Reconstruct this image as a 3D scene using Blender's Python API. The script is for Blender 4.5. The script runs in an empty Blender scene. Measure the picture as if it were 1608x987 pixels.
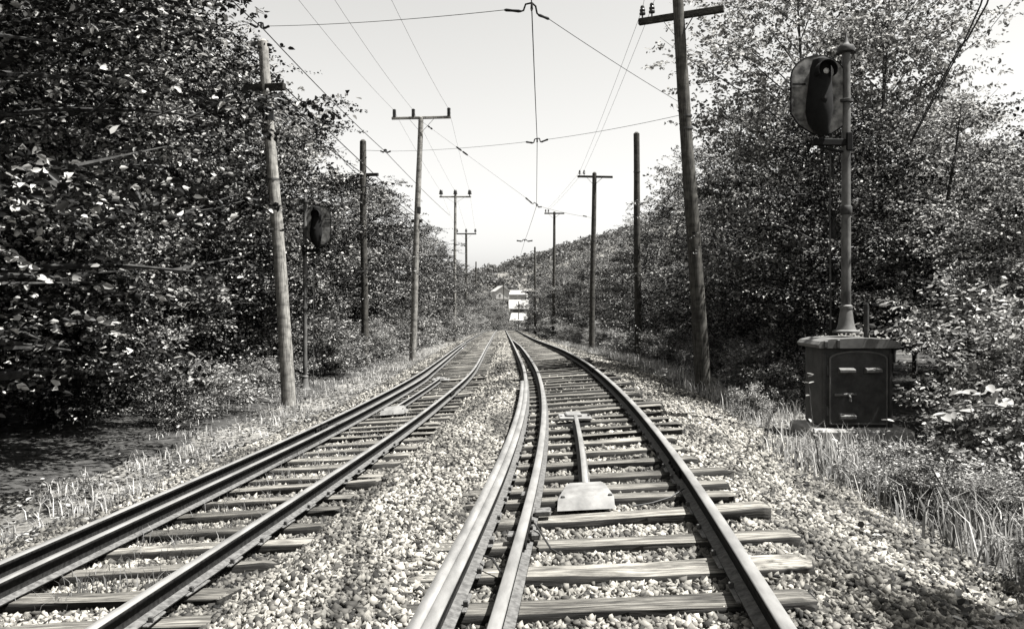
import bpy, math, random
import numpy as np
from mathutils import Vector, Matrix
R_ = math.radians
random.seed(7)
RNG = np.random.default_rng(7)

# ------------------------------------------------------------------ camera
EYE = 1.72                      # eye height; z = 0 is the tie tops of the right track at the camera
FPX, CX, HY = 1250.0, 804.0, 475.0
sc = bpy.context.scene
cam_data = bpy.data.cameras.new("camera")
cam = bpy.data.objects.new("camera", cam_data)
sc.collection.objects.link(cam)
cam.location = (0, 0, EYE)
cam.rotation_euler = (R_(90), 0, 0)
cam_data.sensor_width = 36.0
cam_data.lens = FPX / 1608 * 36.0
cam_data.shift_y = -(493.5 - HY) / 1608
cam_data.clip_start = 0.05
cam_data.clip_end = 5000
sc.camera = cam

# ------------------------------------------------------------------ sky, sun, exposure
SUN_EL, SUN_AZ = R_(64), R_(99)           # azimuth measured from the view direction (+Y) towards the right (+X)
world = bpy.data.worlds.new("World")
sc.world = world
world.use_nodes = True
wn, wl = world.node_tree.nodes, world.node_tree.links
wn.clear()
sky = wn.new("ShaderNodeTexSky")
sky.sky_type = 'NISHITA'
sky.sun_disc = False
sky.sun_elevation = SUN_EL
sky.sun_rotation = SUN_AZ
sky.air_density = 1.0
sky.dust_density = 1.6
bw = wn.new("ShaderNodeSeparateColor")     # blue-sensitive black-and-white film
tint = wn.new("ShaderNodeMix"); tint.data_type = 'RGBA'; tint.blend_type = 'MULTIPLY'
tint.inputs[0].default_value = 1.0
tint.inputs[7].default_value = (1.0, 0.992, 0.965, 1)
bg = wn.new("ShaderNodeBackground")
bg.inputs[1].default_value = 0.05
wo = wn.new("ShaderNodeOutputWorld")
lum = wn.new("ShaderNodeRGBToBW")
mA = wn.new("ShaderNodeMath"); mA.operation = 'MULTIPLY'; mA.inputs[1].default_value = .70
mB = wn.new("ShaderNodeMath"); mB.operation = 'MULTIPLY_ADD'; mB.inputs[1].default_value = .44
wl.new(sky.outputs[0], bw.inputs[0]); wl.new(sky.outputs[0], lum.inputs[0])
wl.new(bw.outputs[2], mA.inputs[0]); wl.new(lum.outputs[0], mB.inputs[0]); wl.new(mA.outputs[0], mB.inputs[2])
wl.new(mB.outputs[0], tint.inputs[6])
wl.new(tint.outputs[2], bg.inputs[0]); wl.new(bg.outputs[0], wo.inputs[0])

sun_data = bpy.data.lights.new("sun", 'SUN')
sun_data.energy = 5.0
sun_data.angle = R_(0.53)
sun_data.color = (1.0, 0.985, 0.955)
sun = bpy.data.objects.new("sun", sun_data)
sc.collection.objects.link(sun)
sdir = Vector((math.sin(SUN_AZ) * math.cos(SUN_EL), math.cos(SUN_AZ) * math.cos(SUN_EL), math.sin(SUN_EL)))
sun.rotation_euler = sdir.to_track_quat('Z', 'Y').to_euler()
sun.location = sdir * 60

vs = sc.view_settings
vs.view_transform = 'Standard'
vs.look = 'None'
vs.gamma = 1.0
vs.use_curve_mapping = False
vs.exposure = 2.0
sc.cycles.max_bounces = 6
sc.cycles.diffuse_bounces = 2
sc.cycles.glossy_bounces = 2
sc.cycles.transmission_bounces = 3
sc.cycles.transparent_max_bounces = 4
sc.cycles.volume_bounces = 0
sc.cycles.use_denoising = True
sc.cycles.caustics_reflective = False
sc.cycles.caustics_refractive = False

# ------------------------------------------------------------------ helpers
COL = sc.collection

def at(px, py, d):
    return Vector(((px - CX) / FPX * d, d, EYE - (py - HY) / FPX * d))

def grey(v):
    return (v, v * 0.985, v * 0.95, 1)

def raw_mesh(name, V, polys, mats=(), mat_idx=None, smooth=False):
    """V (n,3); polys: list of (k,m) int arrays, each of one polygon size"""
    me = bpy.data.meshes.new(name)
    V = np.asarray(V, dtype=np.float32)
    polys = [np.asarray(p, dtype=np.int32) for p in polys if len(p)]
    nl = sum(p.size for p in polys); npoly = sum(len(p) for p in polys)
    me.vertices.add(len(V)); me.vertices.foreach_set("co", V.ravel())
    me.loops.add(nl); me.polygons.add(npoly)
    me.loops.foreach_set("vertex_index", np.concatenate([p.ravel() for p in polys]))
    tot = np.concatenate([np.full(len(p), p.shape[1], dtype=np.int32) for p in polys])
    st = np.concatenate(([0], np.cumsum(tot)[:-1])).astype(np.int32)
    me.polygons.foreach_set("loop_start", st)
    me.polygons.foreach_set("loop_total", tot)
    for m in mats: me.materials.append(m)
    if mat_idx is not None: me.polygons.foreach_set("material_index", np.asarray(mat_idx, dtype=np.int32))
    if smooth: me.polygons.foreach_set("use_smooth", np.ones(npoly, dtype=bool))
    me.update(calc_edges=True)
    me.validate()
    return me

def link(name, me, parent=None, loc=None):
    o = bpy.data.objects.new(name, me)
    COL.objects.link(o)
    if parent is not None: o.parent = parent
    if loc is not None: o.location = loc
    return o

def tag(o, label=None, cat=None, group=None, kind=None):
    if label: o["label"] = label
    if cat: o["category"] = cat
    if group: o["group"] = group
    if kind: o["kind"] = kind
    return o

def thing(name, loc, label, cat, group=None, rz=0.0):
    o = bpy.data.objects.new(name, None)
    COL.objects.link(o)
    o.empty_display_size = 0.2
    o.location = loc
    o.rotation_euler = (0, 0, rz)
    return tag(o, label, cat, group)

class MB:
    """collects simple shapes into one mesh; coordinates are local to the thing"""
    def __init__(s): s.v = []; s.f = []; s.m = []
    def add(s, vs_, fs, m=0):
        b = len(s.v)
        s.v += [tuple(p) for p in vs_]
        s.f += [[b + i for i in f] for f in fs]
        s.m += [m] * len(fs)
        return s
    def box(s, c, size, rot=None, m=0, bev=0.0):
        hx, hy, hz = size[0] / 2, size[1] / 2, size[2] / 2
        M = rot if rot is not None else Matrix.Identity(3)
        c = Vector(c)
        if bev <= 0:
            P = [(x, y, z) for x in (-hx, hx) for y in (-hy, hy) for z in (-hz, hz)]
            F = [(0, 1, 3, 2), (4, 6, 7, 5), (0, 4, 5, 1), (2, 3, 7, 6), (0, 2, 6, 4), (1, 5, 7, 3)]
        else:
            b = min(bev, hx * .9, hy * .9, hz * .9)
            oct_ = [(-hx + b, -hy), (hx - b, -hy), (hx, -hy + b), (hx, hy - b), (hx - b, hy), (-hx + b, hy), (-hx, hy - b), (-hx, -hy + b)]
            inn = [(x * (hx - b) / hx, y * (hy - b) / hy) for x, y in oct_]
            P = [(x, y, -hz) for x, y in inn] + [(x, y, -hz + b) for x, y in oct_] + [(x, y, hz - b) for x, y in oct_] + [(x, y, hz) for x, y in inn]
            F = [tuple(range(7, -1, -1)), tuple(range(24, 32))]
            for k in range(3):
                for i in range(8):
                    j = (i + 1) % 8
                    F.append((k * 8 + i, k * 8 + j, k * 8 + 8 + j, k * 8 + 8 + i))
        return s.add([c + M @ Vector(p) for p in P], F, m)
    def bar(s, a, b, w, h, up=(0, 0, 1), m=0, bev=0.0):
        a, b = Vector(a), Vector(b)
        d = b - a; L = d.length
        x = d.normalized(); z = Vector(up); y = z.cross(x)
        if y.length < 1e-4: y = Vector((0, 1, 0)).cross(x)
        y.normalize(); z = x.cross(y)
        M = Matrix((x, y, z)).transposed()
        return s.box((a + b) / 2, (L, w, h), M, m, bev)
    def tube(s, pts, rad, n=8, m=0, caps=True):
        pts = [Vector(p) for p in pts]
        if not hasattr(rad, '__len__'): rad = [rad] * len(pts)
        P = []; F = []
        ref = None
        for i, p in enumerate(pts):
            a = pts[max(i - 1, 0)]; b = pts[min(i + 1, len(pts) - 1)]
            t = (b - a).normalized()
            if ref is None:
                ref = Vector((0, 0, 1)) if abs(t.z) < .9 else Vector((1, 0, 0))
            u = (ref - t * ref.dot(t))
            if u.length < 1e-5: u = Vector((0, 1, 0))
            u.normalize(); w = t.cross(u); ref = u
            for k in range(n):
                a_ = 2 * math.pi * k / n
                P.append(p + (u * math.cos(a_) + w * math.sin(a_)) * rad[i])
        for i in range(len(pts) - 1):
            for k in range(n):
                k2 = (k + 1) % n
                F.append((i * n + k, i * n + k2, (i + 1) * n + k2, (i + 1) * n + k))
        if caps:
            F.append(tuple(range(n - 1, -1, -1)))
            F.append(tuple((len(pts) - 1) * n + k for k in range(n)))
        return s.add(P, F, m)
    def lathe(s, prof, base=(0, 0, 0), axis=(0, 0, 1), n=16, m=0):
        """prof: list of (radius, height) along axis"""
        base = Vector(base); z = Vector(axis).normalized()
        x = Vector((1, 0, 0)) if abs(z.x) < .9 else Vector((0, 1, 0))
        x = (x - z * x.dot(z)).normalized(); y = z.cross(x)
        P = []; F = []
        for r, h in prof:
            for k in range(n):
                a_ = 2 * math.pi * k / n
                P.append(base + z * h + (x * math.cos(a_) + y * math.sin(a_)) * max(r, 1e-4))
        for i in range(len(prof) - 1):
            for k in range(n):
                k2 = (k + 1) % n
                F.append((i * n + k, i * n + k2, (i + 1) * n + k2, (i + 1) * n + k))
        F.append(tuple(range(n - 1, -1, -1)))
        F.append(tuple((len(prof) - 1) * n + k for k in range(n)))
        return s.add(P, F, m)
    def prism(s, outline, y0, y1, m=0):
        """outline in x,z extruded along y"""
        n = len(outline)
        P = [(x, y0, z) for x, z in outline] + [(x, y1, z) for x, z in outline]
        F = [tuple(range(n)), tuple(range(2 * n - 1, n - 1, -1))]
        for i in range(n):
            j = (i + 1) % n
            F.append((i, n + i, n + j, j))
        return s.add(P, F, m)
    def mesh(s, name, mats, smooth=False):
        me = bpy.data.meshes.new(name)
        me.from_pydata(s.v, [], s.f)
        for mt in (mats if isinstance(mats, (list, tuple)) else [mats]): me.materials.append(mt)
        me.polygons.foreach_set("material_index", s.m)
        if smooth:
            me.polygons.foreach_set("use_smooth", [True] * len(s.f))
            me.set_sharp_from_angle(angle=R_(40))
        me.update()
        return me
    def build(s, name, mats, parent=None, loc=None, smooth=False):
        return link(name, s.mesh(name, mats, smooth), parent, loc)

# ------------------------------------------------------------------ materials
def mat_new(name):
    m = bpy.data.materials.new(name)
    m.use_nodes = True
    nt = m.node_tree
    return m, nt.nodes, nt.links, nt.nodes["Principled BSDF"]

def coords(N, L, scale=(1, 1, 1), kind='Object'):
    tc = N.new("ShaderNodeTexCoord"); mp = N.new("ShaderNodeMapping")
    mp.inputs['Scale'].default_value = scale
    L.new(tc.outputs[kind], mp.inputs[0])
    return mp.outputs[0]

def noise(N, L, vec, scale, detail=6, rough=.6):
    n = N.new("ShaderNodeTexNoise")
    n.inputs['Scale'].default_value = scale; n.inputs['Detail'].default_value = detail; n.inputs['Roughness'].default_value = rough
    L.new(vec, n.inputs['Vector'])
    return n.outputs['Fac']

def ramp(N, L, fac, stops):
    r = N.new("ShaderNodeValToRGB")
    e = r.color_ramp.elements
    while len(e) < len(stops): e.new(.5)
    for el, (p, v) in zip(e, stops):
        el.position = p; el.color = grey(v)
    L.new(fac, r.inputs[0])
    return r.outputs[0]

def bump(N, L, h, bsdf, strength=.4, dist=.02):
    b = N.new("ShaderNodeBump")
    b.inputs['Strength'].default_value = strength; b.inputs['Distance'].default_value = dist
    L.new(h, b.inputs['Height']); L.new(b.outputs[0], bsdf.inputs['Normal'])

def mul(N, L, a, b):
    m = N.new("ShaderNodeMix"); m.data_type = 'RGBA'; m.blend_type = 'MULTIPLY'; m.inputs[0].default_value = 1
    L.new(a, m.inputs[6]); L.new(b, m.inputs[7])
    return m.outputs[2]

ALB = .40    # the print is exposed for the shade, so sunlit things keep modest albedos
def mat_noise(name, lo, hi, scale, rough=.8, metal=0.0, bump_s=.3, bump_d=.01, stretch=(1, 1, 1), spec=.3, kind='Object', p=(.35, .65)):
    m, N, L, B = mat_new(name)
    v = coords(N, L, stretch, kind)
    f = noise(N, L, v, scale)
    lo, hi = lo * ALB, hi * ALB
    L.new(ramp(N, L, f, [(p[0], lo), (p[1], hi)]), B.inputs['Base Color'])
    B.inputs['Roughness'].default_value = rough; B.inputs['Metallic'].default_value = metal
    B.inputs['Specular IOR Level'].default_value = spec
    if bump_s: bump(N, L, f, B, bump_s, bump_d)
    return m

def mat_leaf(name, lo, hi, rough=.42, trans=.3, spec=.5, share=.35):
    m, N, L, B = mat_new(name)
    g = N.new("ShaderNodeNewGeometry")
    c = ramp(N, L, g.outputs['Random Per Island'], [(0, lo), (1 - share, lo * 2.0), (1 - share * .55, lo + hi * .5), (1, hi)])  # in tree foliage the pale share paints sun glints, dark leaves paint shade
    L.new(c, B.inputs['Base Color'])
    B.inputs['Roughness'].default_value = rough
    B.inputs['Specular IOR Level'].default_value = spec
    t = N.new("ShaderNodeBsdfTranslucent"); L.new(c, t.inputs[0])
    mx = N.new("ShaderNodeMixShader"); mx.inputs[0].default_value = trans
    L.new(B.outputs[0], mx.inputs[1]); L.new(t.outputs[0], mx.inputs[2])
    L.new(mx.outputs[0], N["Material Output"].inputs[0])
    return m

def mat_wood(name, lo, hi, scale=2.2, stretch=(1.2, 26, 20), crack=True, vary=True, rough=.9):
    m, N, L, B = mat_new(name)
    lo, hi = lo * ALB, hi * ALB
    v = coords(N, L, stretch)
    oi = N.new("ShaderNodeObjectInfo")
    ad = N.new("ShaderNodeVectorMath"); ad.operation = 'ADD'
    sv = N.new("ShaderNodeVectorMath"); sv.operation = 'SCALE'; sv.inputs[3].default_value = 40
    cb = N.new("ShaderNodeCombineXYZ"); L.new(oi.outputs['Random'], cb.inputs[0]); L.new(oi.outputs['Random'], cb.inputs[2])
    L.new(cb.outputs[0], sv.inputs[0]); L.new(v, ad.inputs[0]); L.new(sv.outputs[0], ad.inputs[1])
    f = noise(N, L, ad.outputs[0], scale, 8, .65)
    c = ramp(N, L, f, [(.30, lo * .35), (.42, lo), (.62, hi), (.8, hi * 1.2)])
    big = noise(N, L, ad.outputs[0] if False else coords(N, L, (1, 3, 3)), 2.3, 5, .65)
    c = mul(N, L, c, ramp(N, L, big, [(.36, .42), (.58, 1.0)]))
    if vary: c = mul(N, L, c, ramp(N, L, oi.outputs['Random'], [(0, .55), (1, 1.0)]))
    L.new(c, B.inputs['Base Color'])
    B.inputs['Roughness'].default_value = rough; B.inputs['Specular IOR Level'].default_value = .2
    bump(N, L, f, B, .8, .012)
    return m

M = {}
M['stone'] = None
m_, N_, L_, B_ = mat_new("ballast_stone")
g_ = N_.new("ShaderNodeNewGeometry")
c_ = ramp(N_, L_, g_.outputs['Random Per Island'], [(0, .010), (.25, .06), (.55, .17), (1, .32)])
c_ = mul(N_, L_, c_, ramp(N_, L_, noise(N_, L_, coords(N_, L_, (1, 1, 1)), 40, 4), [(.3, .75), (.65, 1.0)]))
c_ = mul(N_, L_, c_, ramp(N_, L_, noise(N_, L_, coords(N_, L_, (1.4, .35, 1)), 1.3, 4), [(.38, .32), (.55, 1.0)]))
L_.new(c_, B_.inputs['Base Color']); B_.inputs['Roughness'].default_value = .85; B_.inputs['Specular IOR Level'].default_value = .25
M['stone'] = m_

# ballast seen from afar: cells of pale stone with dark gaps
m_, N_, L_, B_ = mat_new("ballast_far")
v_ = coords(N_, L_, (1, 1, 1))
vo = N_.new("ShaderNodeTexVoronoi"); vo.inputs['Scale'].default_value = 17; vo.inputs['Randomness'].default_value = 1; L_.new(v_, vo.inputs['Vector'])
c1 = ramp(N_, L_, vo.outputs['Distance'], [(.15, .20), (.55, .10), (.8, .02)])
c2 = ramp(N_, L_, vo.outputs['Color'], [(0, .45), (1, 1.0)])
c3 = ramp(N_, L_, noise(N_, L_, coords(N_, L_, (1.4, .35, 1)), 1.3, 4), [(.36, .5), (.56, 1.0)])
L_.new(mul(N_, L_, mul(N_, L_, c1, c2), c3), B_.inputs['Base Color']); B_.inputs['Roughness'].default_value = .9
b_ = N_.new("ShaderNodeBump"); b_.invert = True; b_.inputs['Strength'].default_value = .9; b_.inputs['Distance'].default_value = .03
L_.new(vo.outputs['Distance'], b_.inputs['Height']); L_.new(b_.outputs[0], B_.inputs['Normal'])
M['ballast'] = m_

# forest floor, verge soil with dry litter
m_, N_, L_, B_ = mat_new("soil_litter")
v_ = coords(N_, L_, (1, 1, 1))
f1 = noise(N_, L_, v_, .45, 8, .7); f2 = noise(N_, L_, v_, 14, 6, .7)
c_ = mul(N_, L_, ramp(N_, L_, f1, [(.36, .07), (.58, .21)]), ramp(N_, L_, f2, [(.35, .35), (.6, 1.0)]))
L_.new(c_, B_.inputs['Base Color']); B_.inputs['Roughness'].default_value = 1.0; B_.inputs['Specular IOR Level'].default_value = .1
bump(N_, L_, f2, B_, .8, .05)
M['soil'] = m_

M['humus'] = mat_noise("shaded_humus", .03, .13, 6, 1.0, 0, .8, .05, spec=.05)  # humus darkened so its colour carries the deep shade under the trees
M['rail_side'] = mat_noise("rail_rust", .012, .04, 30, .95, 0.0, .3, .003, spec=.08)
M['rail_head'] = mat_noise("rail_worn_steel", .24, .46, 7, .55, .15, .1, .002, (1, .25, 1), .5)
M['rail_head_dull'] = mat_noise("rail_dull_steel", .24, .40, 9, .6, .1, .1, .002, (1, .25, 1), .4)
M['foot'] = mat_noise("rail_foot_dusty", .10, .26, 25, .9, 0, .3, .003)
M['tie'] = mat_wood("weathered_tie", .18, .66)
M['tie_dark'] = mat_wood("creosote_tie", .10, .36)
M['tie_side'] = mat_wood("creosote_shade_side", .03, .09)  # old dark wood, blackened further so colour carries the shade on tie sides
M['plate'] = mat_noise("tie_plate_steel", .12, .3, 25, .7, .2, .3, .003)
M['spike'] = mat_noise("spike_rust", .05, .12, 30, .8, 0, .2, .002)
M['pole'] = mat_wood("pole_wood", .10, .22, 3.0, (12, 12, .8), vary=True)
M['pole_pale'] = mat_wood("pole_wood_pale", .34, .66, 3.0, (12, 12, .8), vary=False)
M['arm'] = mat_wood("arm_wood", .07, .16, 3.0, (2, 10, 10))
M['insul'] = mat_noise("insulator_glaze", .015, .03, 10, .2, 0, 0)
M['insul_brown'] = mat_noise("insulator_porcelain", .03, .06, 10, .3, 0, 0)
M['hardware'] = mat_noise("galvanised_hardware", .08, .16, 20, .6, .3, .1)
M['wire'] = mat_noise("wire_dark", .03, .05, 20, .6, 0, 0)
M['wire_thin'] = mat_noise("wire_weathered_copper", .06, .10, 20, .6, 0, 0)
M['signal'] = mat_noise("signal_flaking_paint", .06, .55, 6.5, .8, 0, .25, .006, p=(.36, .68))
M['signal_black'] = mat_noise("signal_black_paint", .006, .014, 12, .8, 0, .1, .003, spec=.15)
M['mast'] = mat_noise("mast_aluminium_paint", .04, .27, 5, .6, .0, .2, .003, (1, 1, .5))
M['mast_dark'] = mat_noise("mast_worn_dark", .02, .12, 5, .7, 0, .2, .003)
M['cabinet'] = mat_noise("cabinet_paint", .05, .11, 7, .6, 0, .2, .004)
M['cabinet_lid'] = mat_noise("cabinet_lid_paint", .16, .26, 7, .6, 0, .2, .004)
M['concrete'] = mat_noise("concrete", .4, .7, 9, .9, 0, .5, .01)
M['cover'] = mat_noise("cover_galvanised", .24, .5, 5, .55, .15, .15, .004)
M['lens'] = mat_noise("lens_glass", .5, .7, 5, .05, 0, 0, spec=.8)
M['bark'] = mat_noise("bark", .02, .10, 9, .95, 0, .7, .02, (1, 1, .25))
M['leaf_a'] = mat_leaf("leaf_broad", .022, .48, .42, .42, .14, .42)
M['leaf_b'] = mat_leaf("leaf_dark", .006, .46, .40, .22, .08, .22)
M['leaf_c'] = mat_leaf("leaf_pale", .06, .48, .45, .40, .16, .5)
M['leaf_far'] = mat_leaf("leaf_far", .05, .15, .6, .25, .2)  # lifted tones put distance haze into the leaf colour
M['leaf_big'] = mat_leaf("leaf_large_pale", .14, .30, .5, .3, .2, .7)
M['leaf_shrub'] = mat_leaf("leaf_shrub", .02, .44, .42, .32, .14, .42)
M['grass'] = mat_leaf("dry_grass_blade", .14, .55, .6, .35, .3)
M['grass_green'] = mat_leaf("grass_blade", .05, .24, .55, .35, .3)
M['litter'] = mat_leaf("dry_leaf_litter", .03, .26, .8, .1, .1)
M['white_paint'] = mat_noise("white_paint", .7, .8, 3, .8, 0, 0)
M['roof_pale'] = mat_noise("pale_roof", .55, .7, 3, .8, 0, 0)
M['roof_dark'] = mat_noise("dark_roof", .12, .2, 3, .8, 0, 0)
M['glass_dark'] = mat_noise("window_glass", .03, .05, 3, .1, 0, 0, spec=.6)
M['pave'] = mat_noise("pale_paving", .45, .6, .4, .9, 0, 0)
M['stick'] = mat_noise("dead_stick", .05, .2, 20, .9, 0, .3, .004)

# ------------------------------------------------------------------ track geometry (metres; camera looks along +Y)
YS = np.arange(-4.0, 190.0, 0.25)
def smooth(a, sig):
    k = int(sig * 4 / .25); x = np.arange(-k, k + 1) * .25
    w = np.exp(-.5 * (x / sig) ** 2); w /= w.sum()
    p = np.concatenate([2 * a[0] - a[k:0:-1], a, 2 * a[-1] - a[-2:-k - 2:-1]])
    return np.convolve(p, w, 'valid')
def curve(pts, sig=1.5):
    pts = np.array(pts, dtype=float)
    a = np.interp(YS, pts[:, 0], pts[:, 1])
    return smooth(a, sig)

GC = 1.66     # rail centre to rail centre
xL = curve([(-4, -1.15), (0, -.77), (3.83, -.404), (7.03, -.107), (9, .02), (11.45, .156), (13.3, .225), (15.9, .287), (19.9, .318), (27, .216), (49, 0), (80, -.4), (138, -1.16), (150, -1.1), (165, .2), (178, 3.2), (190, 8)], 1.6)
hL = curve([(-4, 1.54), (3.83, 1.556), (7.03, 1.58), (9, 1.61), (11.45, 1.63), (15.9, 1.65), (19.9, 1.66), (27, 1.75), (35, 1.98), (49, 2.39), (80, 3.18), (138, 4.6), (160, 5.4), (190, 7.2)], 2.5)
xLR = curve([(-4, -2.95), (0, -2.73), (4.51, -2.385), (5.79, -2.25), (8.24, -2.0), (13.1, -1.63), (17.3, -1.40), (21, -1.22), (24.9, -1.16), (32.4, -1.235), (43, -1.37), (50, -1.45), (80, -1.9), (138, -2.66), (150, -2.6), (165, -1.4), (178, 1.5), (190, 6)], 1.6)
hLR = curve([(-4, 1.79), (4.51, 1.82), (8.24, 1.86), (13.1, 1.93), (17.3, 1.965), (21, 1.985), (24.9, 2.03), (32.4, 2.15), (43, 2.34), (50, 2.5), (80, 3.25), (138, 4.65), (160, 5.45), (190, 7.25)], 2.5)
eR = curve([(-4, .115), (30, .115), (60, .02), (190, 0)], 3)
eL = curve([(-4, .13), (30, .13), (60, .02), (190, 0)], 3)

class Track:
    def __init__(s, x_edge, h_edge, e, side):
        """side=+1: the measured rail is the left rail (centre lies to its right)"""
        dx = np.gradient(x_edge, YS)
        s.nx = 1 / np.sqrt(1 + dx * dx); s.ny = -dx * s.nx       # unit normal, to the right
        s.x = x_edge + side * GC / 2 * s.nx
        s.y = YS + side * GC / 2 * s.ny
        s.z = EYE - h_edge + side * e / 2                         # rail-top level at the centre line
        s.e = e
    def at(s, Y, off, dz=0.0):
        Y = np.asarray(Y, dtype=float)
        X = np.interp(Y, YS, s.x); yy = np.interp(Y, YS, s.y); Z = np.interp(Y, YS, s.z)
        nx = np.interp(Y, YS, s.nx); ny = np.interp(Y, YS, s.ny); e = np.interp(Y, YS, s.e)
        return np.stack([X + nx * off, yy + ny * off, Z + off * e / GC + dz], -1)
TR = Track(xL, hL, eR, +1)
TL = Track(xLR, hLR, eL, -1)
RAIL_H = .165

def vnoise(X, Y, seed=0):
    X = np.asarray(X, float); Y = np.asarray(Y, float)
    return (np.sin(X * 1.3 + seed) * np.cos(Y * 1.1 + seed * 1.7) + .5 * np.sin(X * 2.9 + Y * 2.3 + seed * 3) + .25 * np.sin(X * 6.1 - Y * 5.3 + seed)) / 1.75

def hill_z(X, Y):
    """valley and the wooded hill behind it"""
    crest = np.interp(X, [-400, -120, -40, -18, 0, 18, 40, 80, 160, 400], [-6, 0, 8, 13, 17, 23, 30, 40, 46, 30])
    t = np.clip((Y - 285) / 130, 0, 1); t = t * t * (3 - 2 * t)
    back = np.clip((Y - 440) / 500, 0, 1)
    return -13.5 + (crest + 13.5 + EYE) * t * (1 - .45 * back)

def bed_z(X, Y):
    """top of ballast / forest floor"""
    X = np.asarray(X, float); Y = np.asarray(Y, float)
    Yc = np.clip(Y, YS[0], YS[-1])
    xr = np.interp(Yc, TR.y, TR.x); xl = np.interp(Yc, TL.y, TL.x)
    zr = np.interp(Yc, TR.y, TR.z) - RAIL_H - .09; zl = np.interp(Yc, TL.y, TL.z) - RAIL_H - .09
    er = np.interp(Yc, TR.y, TR.e) / GC; el = np.interp(Yc, TL.y, TL.e) / GC
    orr = X - xr; oll = X - xl
    E = 1.2
    zR = zr + np.clip(orr, -E, E) * er
    zL = zl + np.clip(oll, -E, E) * el
    a = xl + E; b = xr - E
    t = np.clip((X - a) / np.maximum(b - a, .05), 0, 1)
    z = zL * (1 - t) + zR * t + .22 * t * (1 - t)
    z = z + .06 * np.clip((-orr - .85) / .3, 0, 1) * np.clip(t * 3, 0, 1)
    # right shoulder
    q = np.clip(orr - E, 0, None)
    z = z - np.interp(q, [0, .5, 1.6, 3.2, 6, 30], [0, .04, .24, .34, .25, .6]) * (q > 0)
    q = np.clip(-oll - E, 0, None)
    z = z - np.interp(q, [0, .4, 1.2, 3, 8, 30], [0, .04, .14, .10, -.15, -.6]) * (q > 0)
    rough = np.clip(np.maximum(orr - 1.4, -oll - 1.4), 0, 1)
    z = z + rough * .05 * vnoise(X * 1.2, Y * 1.2, 2)
    z = z + .012 * vnoise(X * 2.2, Y * 2.2, 5)
    far = np.clip((Y - 158) / 70, 0, 1); far = far * far * (3 - 2 * far)
    return z * (1 - far) + hill_z(X, Y) * far

# ================================================================== LARGE STRUCTURE
def grid_mesh(name, xs, ys, Z, mats, smooth=True):
    nx, ny = len(xs), len(ys)
    Xg, Yg = np.meshgrid(xs, ys)
    V = np.stack([Xg, Yg, Z], -1).reshape(-1, 3)
    i = np.arange(nx - 1)[None, :] + nx * np.arange(ny - 1)[:, None]
    F = np.stack([i, i + 1, i + nx + 1, i + nx], -1).reshape(-1, 4)
    return raw_mesh(name, V, [F], mats, smooth=smooth)

gx = np.unique(np.round(np.concatenate([np.arange(-14, 14.01, .5), np.arange(-60, 60.1, 4), np.arange(-300, 301, 20), [-3000, -1500, -700, 700, 1500, 3000]]), 3))
gy = np.unique(np.round(np.concatenate([np.arange(-8, 60, .5), np.arange(60, 200, 2.5), np.arange(200, 480, 8), [520, 600, 720, 900, 1200, 1800, 3000], [-200, -60, -20]]), 3))
XG, YG = np.meshgrid(gx, gy)
xlg = np.interp(YG, TL.y, TL.x); xrg = np.interp(YG, TR.y, TR.x)
inside = np.clip(np.minimum(XG - (xlg - 2.2), (xrg + 2.9) - XG) / .4, 0, 1) * (YG < 175)
ZG = bed_z(XG, YG) - .13 * inside
ground = link("ground", grid_mesh("ground", gx, gy, ZG, [M['soil']]))
tag(ground, "dark woodland soil with pale dry litter beside the tracks", kind="structure")

rows = np.concatenate([np.arange(-4, 40, .25), np.arange(40, 172, 1.0)])
cols = np.linspace(0, 1, 45)
xl_ = np.interp(rows, TL.y, TL.x) - 1.95 + .25 * vnoise(rows * .9, rows * .5, 1)
xr_ = np.interp(rows, TR.y, TR.x) + 2.65 + .3 * vnoise(rows * .8, rows * .4, 3)
XB = xl_[:, None] + (xr_ - xl_)[:, None] * cols[None, :]
YB = np.repeat(rows[:, None], len(cols), 1)
ZB = bed_z(XB, YB)
ZB[:, 0] -= .16; ZB[:, -1] -= .16
nxb = len(cols)
i_ = np.arange(nxb - 1)[None, :] + nxb * np.arange(len(rows) - 1)[:, None]
ballast = link("ballast_bed", raw_mesh("ballast_bed", np.stack([XB, YB, ZB], -1).reshape(-1, 3),
               [np.stack([i_, i_ + 1, i_ + nxb + 1, i_ + nxb], -1).reshape(-1, 4)], [M['ballast']], smooth=True))
tag(ballast, "pale crushed stone ballast bed under both tracks", kind="structure")

def floor_strip(name, label, inner, outer, sign):
    rws = np.concatenate([np.arange(-6, 60, .5), np.arange(60, 152, 3.0)]); cc = np.linspace(0, 1, 26) ** 1.4
    xi = inner(rws) + .35 * vnoise(rws * 1.1, rws * .6, 4) + .15 * vnoise(rws * 3.1, rws * 2.2, 9)
    XX = xi[:, None] + (outer - xi)[:, None] * cc[None, :]; YY = np.repeat(rws[:, None], len(cc), 1)
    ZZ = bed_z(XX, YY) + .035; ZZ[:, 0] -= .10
    n_ = len(cc); q_ = np.arange(n_ - 1)[None, :] + n_ * np.arange(len(rws) - 1)[:, None]
    F_ = np.stack([q_, q_ + 1, q_ + n_ + 1, q_ + n_], -1).reshape(-1, 4)
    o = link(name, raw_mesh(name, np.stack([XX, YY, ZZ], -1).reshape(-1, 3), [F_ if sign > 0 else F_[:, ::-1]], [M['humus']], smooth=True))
    return tag(o, label, kind="structure")
floor_strip("forest_floor", "humus floor under the left woods, coloured dark for deep shade", lambda y: np.interp(y, TL.y, TL.x) - 3.15 + 0 * y, -40.0, -1)
floor_strip("forest_floor", "humus floor under the right woods, coloured dark for deep shade", lambda y: np.interp(y, TR.y, TR.x) + 4.3 + 0 * y, 40.0, 1)

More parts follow.
